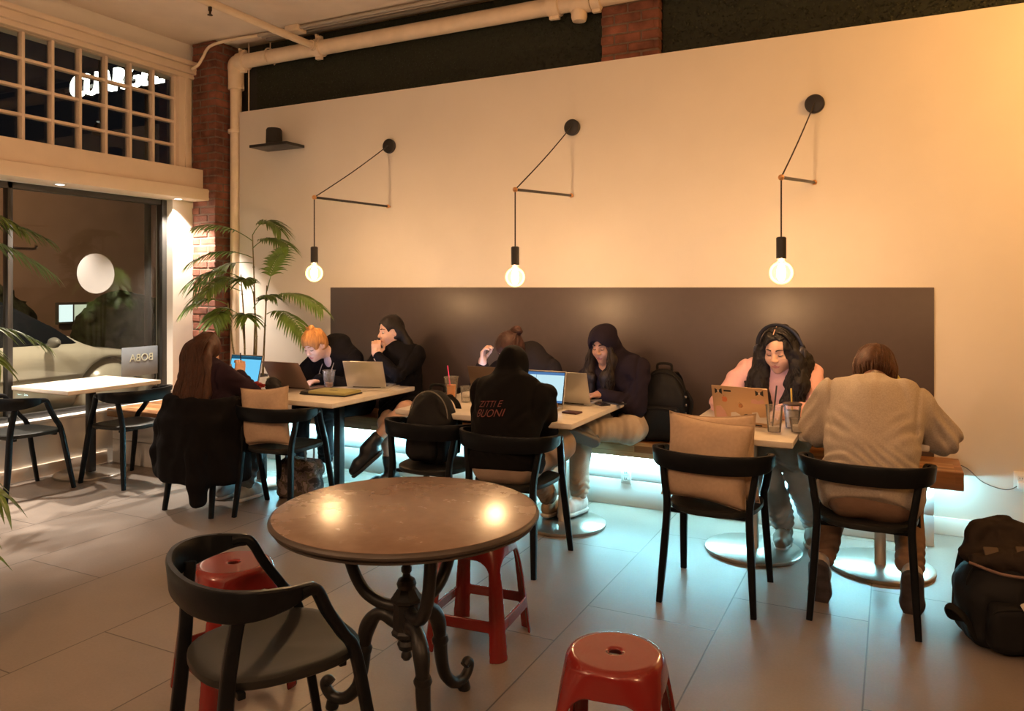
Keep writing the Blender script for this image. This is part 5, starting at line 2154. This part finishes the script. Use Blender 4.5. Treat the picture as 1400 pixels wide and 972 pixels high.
p.top(BLACK_CLOTH, .028, .068, .054, .040, name='dress', amp=.011, extra=skirt, hem=-.16, end=.93)
BOOT = mat('boot_black', (.014, .014, .016), .4, bump=.2, bscale=60)
p.shoe(-1, BOOT, mat('sole_black', (.02, .02, .02), .6), (-.50, -.35, -.52), (-.35, -.25, .9), high=.27, name='boot')
p.shoe(1, BOOT, mat('sole_black', (.02, .02, .02), .6), (-.5, -.85, 0), high=.33, name='boot')
HB = hair_mat('hair_dark', (.009, .0065, .006), .3)
v = Vol(.0055)
p.cap_hair(v, .012, fc=(0, .090, -.042), face=(.082, .082, .112))
for xo in np.linspace(-.075, .075, 5):
    v.chain([p.hp(xo, -.055, .0), p.hp(xo * 1.1, -.095, -.10), p.hp(xo * 1.35, -.140, -.20), p.hp(xo * 1.4, -.150, -.31)], [.035, .036, .038, .024], .03)
v.ell(p.hp(-.090, .022, -.018), A3((.032, .040, .050)), p.RH, .01, 's')
v.chain([p.hp(.080, .045, .02), p.hp(.085, .05, -.10), p.hp(.085, .06, -.28)], [.02, .026, .02], .02)
v.rough(.005, 26, 1, (1, 1, .15))
hr = v.build('hair', HB, p.root, p.org)
rs = np.random.RandomState(5)
ln = []
for k in range(150):
    a = rs.uniform(-1, 1)
    j = rs.uniform(-.006, .006)
    ln.append(spline([p.hp(a * .012, .012 - rs.uniform(0, .07), .126), p.hp(a * .075, -.02 + j * 3 - .02, .09 - .03 * abs(a)), p.hp(a * .090, -.068 - .030 * (1 - abs(a)), .0), p.hp(a * .098, -.118 - .012 * (1 - abs(a)), -.10), p.hp(a * .120 + j, -.172, -.20), p.hp(a * .120 - j, -.178, -.32 + 3 * j)], 5))
p.strands(ln, HB, .0024, parent=hr)

# ------------------------------------------------------------------ 4 head bowed, brown hair in a bun, half hidden
p = Person('person with brown hair tied up, head bowed on one hand behind the hoodie wearer', (-2.33, -.28, .565), (-2.31, -.47, .985), PI, (-2.375, -.62, 1.075), (-.30, -.68, -.66), (-.1, -.6, .75), sh=.175, skin=skin_mat('skin_d', (.66, .45, .38)), bend=.05)
p.set_arm(1, (-2.565, -.66, .975), (-2.85, -.6, .5), (.12, -.10, 1), (.9, .2, -.1), 1.1)
p.set_arm(-1, (-2.22, -.64, .80), (-1.9, -.5, .6), (-.3, -1, 0), (0, 0, -1), .6)
p.set_leg(1, (-2.42, -.70, .55), (-2.42, -.55, .10), (0, -1, 0))
p.set_leg(-1, (-2.22, -.70, .55), (-2.24, -.55, .10), (0, -1, 0))
p.body()
p.face()
p.top(cloth('cloth_charcoal', (.016, .014, .017)), .032, .076, .064, .046, name='jacket', amp=.008, hem=-.1, end=.86, seed=4, extra=collar)
p.pants(cloth('trouser_grey', (.03, .03, .035)))
for sd in (1, -1):
    p.shoe(sd, WHITE_S, WHITE_SOLE, (0, -1, 0))
HC = hair_mat('hair_brown', (.036, .014, .010))
v = Vol(.005)
p.cap_hair(v, .012, fc=(0, .100, -.055))
v.ell(p.hp(-.035, -.105, .085), (.038, .034, .034), p.RH, .012)
v.rough(.006, 28, 6)
hr = v.build('hair', HC, p.root, p.org)
rs = np.random.RandomState(8)
ln = []
for k in range(110):
    a = rs.uniform(-1, 1)
    ln.append(spline([p.hp(a * .085, .05 - .04 * abs(a), .06 - .09 * abs(a) + rs.uniform(0, .03)), p.hp(a * .08, .01, .108 - .04 * abs(a)), p.hp(a * .06 - .01, -.055, .112 - .02 * abs(a)), p.hp(-.035 + a * .012, -.10, .09)], 5))
for k in range(24):
    a = rs.uniform(0, 6.28)
    ln.append([p.hp(-.035 + .036 * math.cos(t + a), -.105 + .034 * math.sin(t + a), .088 + .026 * math.sin(a + 1.3 * t)) for t in np.linspace(0, 2.6, 9)])
p.strands(ln, HC, .0026, parent=hr)

# ------------------------------------------------------------------ 5 printed black hoodie, back to the camera
p = Person('person in a black hoodie with red print on the back, hood up', (-1.885, -1.63, .565), (-1.905, -1.515, .955), 0, (-1.94, -1.43, 1.035), (.12, .9, -.35), sh=.178, skin=skin_mat('skin_e', (.5, .3, .2)), bend=.045, torso=1.08)
p.set_arm(1, (-1.865, -1.14, .795), (-1.70, -1.5, .3), (-.1, 1, 0), (0, 0, -1), .6)
p.set_arm(-1, (-2.08, -1.14, .795), (-2.20, -1.5, .3), (.1, 1, 0), (0, 0, -1), .6)
p.set_leg(1, (-1.745, -1.19, .575), (-1.93, -1.06, .40), (-1, .3, -.1))
p.set_leg(-1, (-2.02, -1.13, .55), (-1.99, -.80, .125), (.0, 1, 0))
p.body(.006)


def hood(v):
    v.ell(p.hp(0, -.016, .014), (.090, .112, .122), p.RH, .02)
    v.ell(p.hp(0, -.045, -.065), (.084, .084, .070), p.RH, .03)
    v.chain([p.N + p.r * .095 + p.f * .04 + p.u * .005, p.N + p.r * .075 - p.f * .05 + p.u * .02, p.N - p.f * .085 + p.u * .01, p.N - p.r * .075 - p.f * .05 + p.u * .02, p.N - p.r * .095 + p.f * .04 + p.u * .005], [.030, .036, .040, .036, .030], .014)
    v.ell(p.hp(0, .13, -.01), (.068, .09, .095), p.RH, .02, 's')


hd = p.top(cloth('hoodie_black', (.005, .0045, .005), bump=.3), .034, .078, .070, .046, name='hoodie', amp=.011, extra=hood, hem=-.065, end=.96, seed=3)
me = hd.data
vv = np.empty(len(me.vertices) * 3)
me.vertices.foreach_get('co', vv)
vv = vv.reshape(-1, 3) + p.org
tree = BVHTree.FromPolygons([tuple(q) for q in vv], [tuple(f.vertices) for f in me.polygons])
for body, size, cx, cz in (('ZITTI E', .046, -1.932, .876), ('BUONI', .055, -1.925, .830)):
    mt = mat('print_red', (.13, .035, .03), .8)
    t_ = text('print', body, size, mt, None, (0, 0, 0), (0, 0, 0), 0, shear=.25)
    dm = t_.data
    bpy.data.objects.remove(t_)
    bm = bmesh.new()
    bm.from_mesh(dm)
    bmesh.ops.subdivide_edges(bm, edges=[e for e in bm.edges if e.calc_length() > .012], cuts=2)
    for w in bm.verts:
        x, z = cx + w.co.x, cz + w.co.y + w.co.x * .10
        hit = tree.ray_cast(V((x, -2.4, z)), V((0, 1, 0)))
        y = hit[0].y - .004 if hit[0] else -1.72
        w.co = V((x - p.org[0], y - p.org[1], z))
    bm.to_mesh(dm)
    bm.free()
    link('print', dm, mt, hd)
p.pants(cloth('trouser_tan', (.33, .25, .19)), rh=.102, rk=.082)
for sd in (1, -1):
    p.shoe(sd, mat('shoe_tan', (.42, .30, .18), .6), WHITE_SOLE, (.1, 1, 0))

# ------------------------------------------------------------------ 6 hood up on the bench, cross legged
p = Person('person with a dark hood up and long wavy hair, one leg folded on the bench', (-1.665, -.265, .575), (-1.695, -.345, 1.0), PI, (-1.765, -.40, 1.11), (-.20, -.90, -.32), (0, 0, 1), sh=.165, skin=skin_mat('skin_f', (.40, .21, .13)), hs=1.0, torso=.97)
p.set_arm(-1, (-1.735, -.555, .792), (-1.5, -.6, .3), (-.55, -.85, 0), (0, 0, -1), .7)
p.set_arm(1, (-1.90, -.58, .80), (-2.2, -.45, .6), (-.1, -1, 0), (0, 0, -1), .6)
p.set_leg(1, (-1.86, -.62, .56), (-1.85, -.655, .125), (-.3, -1, 0))
p.set_leg(-1, (-1.545, -.56, .575), (-1.755, -.72, .585), (-.6, -.8, .0))
p.body(.0045)
p.face((.01, .007, .006), (.30, .10, .085))


def hood6(v):
    v.ell(p.hp(0, -.012, .018), (.104, .122, .125), p.RH, .02)
    v.ell(p.hp(0, -.04, -.07), (.092, .09, .09), p.RH, .05)
    v.cap(p.hp(0, -.03, -.09), p.N - p.u * .02, .068, .080, .03)
    v.ell(p.hp(0, .115, -.050), (.080, .150, .118), p.RH, .012, 's')


hd = p.top(cloth('hoodie_plum', (.016, .012, .020)), .028, .068, .060, .045, name='hoodie', amp=.012, extra=hood6, hem=-.06, h=.006, seed=5)
rim = [p.hp(.086 * math.cos(a), .060 - .012 * math.cos(2 * a), -.028 + .112 * math.sin(a)) - p.org for a in np.linspace(-.5, PI + .5, 24)]
MB().tube(rim, .008, 8).build('hood_hem', cloth('hoodie_plum_hem', (.016, .012, .020)), hd)
p.pants(cloth('trouser_beige', (.43, .36, .29)), rh=.110, rk=.090, ra=.066, amp=.008, endk=.9)
p.shoe(1, WHITE_S, WHITE_SOLE, (-.3, -1, 0), high=.18, lace=WHITE_SOLE, name='high_top_shoe')
p.shoe(-1, mat('shoe_dark_grey', (.10, .10, .11), .5), mat('sole_grey', (.17, .165, .16), .6), (-.70, -.55, .35), (-.35, .65, .67), name='crossed_shoe')
HD = hair_mat('hair_black_brown', (.017, .011, .009))


def waves(p, side, n, m, x0, z1, spread, seed, amp=.012, fwd=.035, r=.0036, name='hair_strands', par=None, y0=.06, topz=.03):
    rs = np.random.RandomState(seed)
    ln = []
    for k in range(n):
        a = rs.uniform(0, 1)
        b_ = rs.uniform(-1, 1)
        ph, fq = rs.uniform(0, 6.28), rs.uniform(4.0, 6.0)
        L_ = []
        for t in np.linspace(0, 1, 34):
            x = side * (x0 + (a * spread) * min(1, t * 2.2))
            y = y0 + b_ * .04 * min(1, t * 2) + fwd * t
            z = topz - (topz + z1 - .05 * rs.uniform(0, 1) * 0) * t
            c = p.hp(x, y * .6, 0) * 0
            base = p.hp(x, y, topz if t < .15 else topz)
            q = p.hp(x, y, topz) + A3((0, 0, -1)) * (z1 * t * (1 - .15 * (k % 5) / 5))
            q = q + p.RH[:, 0] * amp * math.sin(ph + fq * 2 * PI * t * .6) * min(1, t * 3) + p.RH[:, 1] * amp * math.cos(ph * 1.7 + fq * 2 * PI * t * .6) * min(1, t * 3)
            L_.append(q)
        ln.append(L_)
    return p.strands(ln, m, r, name=name, parent=par)


v = Vol(.0055)
v.ell(p.hp(0, -.01, .022), A3((.082, .098, .10)), p.RH, .02)
for q in (-1, 1):
    v.chain([p.hp(q * .072, .045, .0), p.hp(q * .084, .06, -.08), p.hp(q * .070, .105, -.08) + A3((0, 0, -.10)), p.hp(q * .060, .10, -.08) + A3((0, 0, -.25))], [.020, .030, .042, .028], .03)
v.ell(p.hp(0, .105, -.045), (.066, .10, .108), p.RH, .012, 's')
v.rough(.008, 22, 2, (1, 1, .5))
hr = v.build('hair', HD, p.root, p.org)
for q in (-1, 1):
    waves(p, q, 60, HD, .070, .36, .040, 20 + q, .008, .035, .0026, par=hr, topz=.0, y0=.060)

# ------------------------------------------------------------------ 7 pink sweatshirt, curly hair, headphones
p = Person('person in a pink sweatshirt with long curly black hair and headphones', (-.655, -.275, .575), (-.635, -.405, 1.02), PI, (-.615, -.505, 1.128), (-.22, -.90, -.34), (-.04, -.2, 1), sh=.182, skin=skin_mat('skin_g', (.60, .36, .25)), hs=1.09, bend=.02, torso=1.08)
p.set_arm(1, (-.865, -.79, .795), (-1.25, -.45, .5), (.25, -.9, 0), (0, 0, -1), .6)
p.set_arm(-1, (-.56, -.77, .795), (-.1, -.5, .5), (-.3, -.9, 0), (0, 0, -1), .6)
p.set_leg(1, (-.70, -.72, .55), (-.575, -.60, .10), (0, -1, 0))
p.set_leg(-1, (-.52, -.70, .55), (-.42, -.48, .10), (0, -1, 0))
p.body(.0045)
p.face((.015, .01, .008), (.42, .17, .14))
tp = p.top(cloth('fleece_pink', (.74, .44, .42)), .034, .080, .070, .050, name='sweatshirt', amp=.009, hem=-.09, extra=collar, seed=6, cuff=cloth('cuff_pink', (.72, .43, .41)))
p.pants(cloth('denim_grey_blue', (.42, .46, .48)), rh=.105, rk=.084, ra=.070, amp=.007)
for sd in (1, -1):
    p.shoe(sd, mat('shoe_khaki', (.22, .20, .16), .6), mat('sole_pale', (.5, .48, .43), .6), (.0, -1, 0), lace=WHITE_SOLE)
HE = hair_mat('hair_black', (.008, .0058, .0055), .3, .6)
v = Vol(.0055)
p.cap_hair(v, .014, fc=(0, .108, -.036), face=(.072, .095, .128))
for q in (-1, 1):
    v.chain([p.hp(q * .078, .01, .02), p.hp(q * .100, .028, -.06), p.hp(q * .110, .055, -.07) + A3((0, 0, -.10)), p.hp(q * .090, .07, -.07) + A3((0, 0, -.23)), p.hp(q * .075, .075, -.07) + A3((0, 0, -.31))], [.030, .046, .062, .060, .036], .03)
    v.chain([p.hp(q * .06, -.06, .0), p.hp(q * .10, -.06, -.10), p.hp(q * .10, -.02, -.10) + A3((0, 0, -.15))], [.05, .06, .05], .03)
v.ell(p.hp(0, .118, -.036), (.068, .105, .122), p.RH, .012, 's')
v.rough(.013, 21, 5, (1, 1, .75))
v.rough(.005, 62, 3)
hr = v.build('hair', HE, p.root, p.org)
for q in (-1, 1):
    waves(p, q, 150, HE, .082, .42, .065, 40 + q, .012, .060, .0028, par=hr, topz=.015, y0=.012)
rs = np.random.RandomState(9)
ln = []
for k in range(80):
    a = (k % 2) * 2 - 1
    y = rs.uniform(-.09, .040)
    e = math.sqrt(max(0, 1 - ((y + .014) / .108) ** 2))
    ln.append(spline([p.hp(a * .003, y, .026 + .108 * e), p.hp(a * .05, y + .004, .026 + .092 * e), p.hp(a * .083, y + .004, .026 + .04 * e), p.hp(a * .098, y + .006, -.03)], 5))
p.strands(ln, HE, .0026, parent=hr)
MB().tube([p.hp(0, y, .0275 + .1075 * math.sqrt(max(0, 1 - ((y + .014) / .1075) ** 2))) - p.org for y in np.linspace(-.03, .055, 12)], .0022, 6).build('hair_parting', mat('parting_skin', (.50, .28, .2), .6), hr)
hpn = thing('headphones', 'black headphones over the curly hair of the person in pink', 'headphones', tuple(p.H))
MB().tube([p.hp(.124 * math.cos(a), -.006, .0 + .142 * math.sin(a)) - p.H for a in np.linspace(.12, PI - .12, 30)], .010, 8, flat=(.5, 1.3)).build('headband', mat('headphone_black', (.014, .014, .018), .4), hpn)
for q in (-1, 1):
    c = Vol(.004)
    c.ell(p.hp(q * .122, .004, -.012), (.020, .034, .042), p.RH, .01)
    c.build('ear_cup', mat('headphone_cup', (.035, .036, .055), .3), hpn, p.H)
    c = Vol(.004)
    c.ell(p.hp(q * .140, .004, -.012), (.006, .024, .030), p.RH, .01)
    c.build('cup_cover', mat('headphone_cover', (.05, .05, .065), .3), hpn, p.H)

# ------------------------------------------------------------------ 8 beige sweater, back to the camera
p = Person('person in a beige sweater with short brown hair, hunched with their back to the camera', (-.10, -1.45, .570), (-.085, -1.155, .975), 0, (-.085, -1.015, 1.072), (.02, .76, -.62), (0, .5, .8), sh=.192, skin=skin_mat('skin_h', (.52, .30, .2)), bend=.055, torso=1.12)
p.set_arm(1, (.10, -.93, .80), None, (-.6, .7, 0), (0, 0, -1), .6, elbow=(.195, -1.135, .785))
p.set_arm(-1, (-.30, -.92, .80), None, (.5, .8, 0), (0, 0, -1), .6, elbow=(-.355, -1.17, .785))
p.set_leg(1, (.05, -1.03, .50), (.075, -1.36, .19), (0, .5, -.8))
p.set_leg(-1, (-.25, -1.03, .50), (-.315, -1.40, .19), (0, .5, -.8))
p.body(.005)


def collar8(v):
    v.rough(.010, 8, 5, (2.2, 1, .45))


sw = p.top(cloth('knit_beige', (.43, .37, .305), var=.12, vs=150, bump=.5, bs=700), .044, .086, .082, .056, name='sweater', amp=.009, sc=8, hem=-.095, extra=collar8, seed=2, h=.0055, fa=1.)
KR = cloth('knit_rib', (.43, .365, .30), var=.12, vs=90, bump=.8, bs=300)
v = Vol(.0045)
v.chain([p.N + p.f * .055 + p.u * .050, p.N + p.r * .056 + p.u * .058, p.N - p.f * .058 + p.u * .078, p.N - p.r * .056 + p.u * .058, p.N + p.f * .055 + p.u * .050], [.0165] * 5, .012)
v.chain([p.N + p.f * .06 + p.u * .028, p.N + p.r * .064 + p.u * .034, p.N - p.f * .068 + p.u * .050, p.N - p.r * .064 + p.u * .034, p.N + p.f * .06 + p.u * .028], [.0165] * 5, .012)
v.build('collar', KR, sw, p.org)
p.pants(cloth('trouser_brown', (.20, .125, .085)), rh=.108, rk=.082, ra=.058, i=.012, amp=.006)
SBK, SSO = mat('shoe_brown_white', (.40, .33, .27), .5, var=.3, vscale=14), mat('sole_dark', (.05, .04, .04), .6, var=.5, vscale=20)
for sd in (1, -1):
    p.shoe(sd, SBK, SSO, (0, .42, -.9), (0, .9, .42), ln=.27)
HF = hair_mat('hair_chestnut', (.065, .026, .012), .4)
v = Vol(.005)
p.cap_hair(v, .018, fc=(0, .110, -.055))
v.ell(p.hp(0, -.035, .0), (.094, .088, .085), p.RH, .03)
v.rough(.005, 24, 3, (1, 1, .5))
v.cut(p.hp(0, -.06, -.050), -p.RH[:, 2] - .2 * p.RH[:, 1], .02)
hr = v.build('hair', HF, p.root, p.org)
rs = np.random.RandomState(12)
ln = []
for k in range(240):
    a = rs.uniform(-2.2, 2.2)
    sx, cy_ = math.sin(a), -math.cos(a)
    g = rs.uniform(0, .008)
    e = rs.uniform(-.02, .02)
    ln.append(spline([p.hp(.012 * sx + e, .012 * cy_ + .0 + e, .139 + g), p.hp((.066 + g) * sx, (.072 + g) * cy_ - .014, .108), p.hp((.093 + g) * sx, (.105 + g) * cy_ - .016, .035), p.hp((.096 + g) * sx, (.110 + g) * cy_ - .016, -.01), p.hp((.088 + g) * sx, (.102 + g) * cy_ - .016, -.047 + 2 * e)], 5))
p.strands(ln, HF, .0026, parent=hr)
# ================================================================== light and camera
def lamp(name, label, loc, energy, color, size=.12, spot=None, target=None, group=None):
    """a rod-hung spot: body with a lit face and the light in it"""
    sz = CZ - loc[2]
    d = V((0, 0, -1)) if target is None else (V(target) - V(loc)).normalized()
    t = thing(name, label, 'light', loc, 0, group)
    q = V((0, 0, 1)).rotation_difference(-d).to_matrix()
    b = MB().lathe([(0, .12), (.045, .12), (.06, .08), (.06, .0), (.052, .0), (.052, .01), (0, .012)], (0, 0, 0), 24, q)
    b.tube([V((0, 0, 0)) - d * .10, (0, 0, CZ - loc[2])], .012, 8)
    b.build('housing', BLACKMETAL, t)
    MB().lathe([(0, .005), (.05, .005)], (0, 0, 0), 24, q).build('lens', emat('lens_' + name, color, 6), t)
    l = bpy.data.lights.new('beam', 'SPOT' if spot else 'POINT')
    l.energy = energy
    l.color = color
    l.shadow_soft_size = size
    if spot:
        l.spot_size = spot
        l.spot_blend = .8
    o = bpy.data.objects.new('beam', l)
    COL.objects.link(o)
    o.parent = t
    o.location = d * .03
    o.rotation_euler = V((0, 0, -1)).rotation_difference(d).to_euler()
    return t


WARM = (1, .60, .34)
AMBER = (1, .46, .10)
G_ = 'ceiling spots behind the camera'


def globe(label, loc, energy, color=WARM):  # added fill light out of view, shaped as a hanging globe
    t = thing('fill_globe', label, 'lamp', loc, 0, 'added fill globes behind the camera')
    MB().tube([(0, 0, .12), (0, 0, CZ - loc[2])], .005, 8).build('cord', CORDM, t)
    MB().lathe([(0, .16), (.03, .16), (.035, .09), (0, .09)], (0, 0, 0), 20).build('socket', BLACKMETAL, t)
    MB().lathe([(.0, .11)] + [(.11 * math.sin(q), .11 * math.cos(q)) for q in np.linspace(.2, PI - .02, 16)] + [(0, -.11)], (0, 0, 0), 28).build('shade', emat('fill_glow', color, energy), t, 80)


globe('added warm fill globe behind the camera on the left', (-3.4, -5.9, 2.75), 320)
globe('added warm fill globe behind the camera in the middle', (-.3, -6.6, 2.75), 320)
globe('added warm fill globe behind the camera on the right', (2.3, -4.6, 2.75), 250, (1, .54, .25))
lamp('wall_spot', 'amber spot washing the right part of the white wall', (1.9, -1.3, 3.3), 200, AMBER, .10, 2.2, (.6, 0, 2.3))

for k, y in enumerate((-2.6, -.6)):  # added unseen spots that brighten the parked car
    lamp('outdoor_fill_spot', ['added fill spot outside the shop front, nearer the camera', 'added fill spot outside the shop front, nearer the corner'][k], (-6.75, y, 2.95), 230, (1, .80, .55), .1, 2.2, (-8.2, y + .3, 0), 'added fill spots over the pavement')

# street: one lamp post beyond the window, night sky
sl_ = thing('street_lamp', 'street lamp outside lighting the brown wall', 'lamp', (-11.9, -2.2, 0))
MB().lathe([(.07, 0), (.045, 5.2), (0, 5.2)], (0, 0, 0), 14).tube([(0, 0, 5.15), (.6, 0, 5.3)], .03, 8).build('post', BLACKMETAL, sl_)
MB().box((.4, -.12, 5.2), (.9, .12, 5.28), .03).build('lamp_head', BLACKMETAL, sl_)
l = bpy.data.lights.new('lamp_light', 'SPOT')
l.spot_size = 2.4
l.spot_blend = .5
l.energy = 1500
l.color = (1, .58, .28)
l.shadow_soft_size = .15
o = bpy.data.objects.new('lamp_light', l)
COL.objects.link(o)
o.parent = sl_
o.location = (.65, 0, 5.1)
o.rotation_euler = V((0, 0, -1)).rotation_difference(V((-.9, .25, -1)).normalized()).to_euler()

w = bpy.data.worlds.new('night')
SC.world = w
w.use_nodes = True
w.node_tree.nodes['Background'].inputs[0].default_value = (.004, .004, .005, 1)
w.node_tree.nodes['Background'].inputs[1].default_value = 1

cam = bpy.data.cameras.new('camera')
cam.sensor_width = 36
cam.lens = 1044 / 1400 * 36
cam.shift_y = -93 / 1400
cam.clip_start = .05
co = bpy.data.objects.new('camera', cam)
COL.objects.link(co)
co.location = (0, -5.33, 1.5)
co.rotation_euler = (PI / 2, 0, math.atan(.5))
SC.camera = co
SC.view_settings.view_transform = 'Standard'
SC.view_settings.look = 'None'
SC.view_settings.gamma = 1
SC.view_settings.use_curve_mapping = False
SC.view_settings.exposure = -0.08
SC.cycles.use_denoising = True
SC.cycles.sample_clamp_indirect = 6
SC.cycles.max_bounces = 8
SC.cycles.transparent_max_bounces = 16
SC.cycles.caustics_reflective = False
SC.cycles.caustics_refractive = False
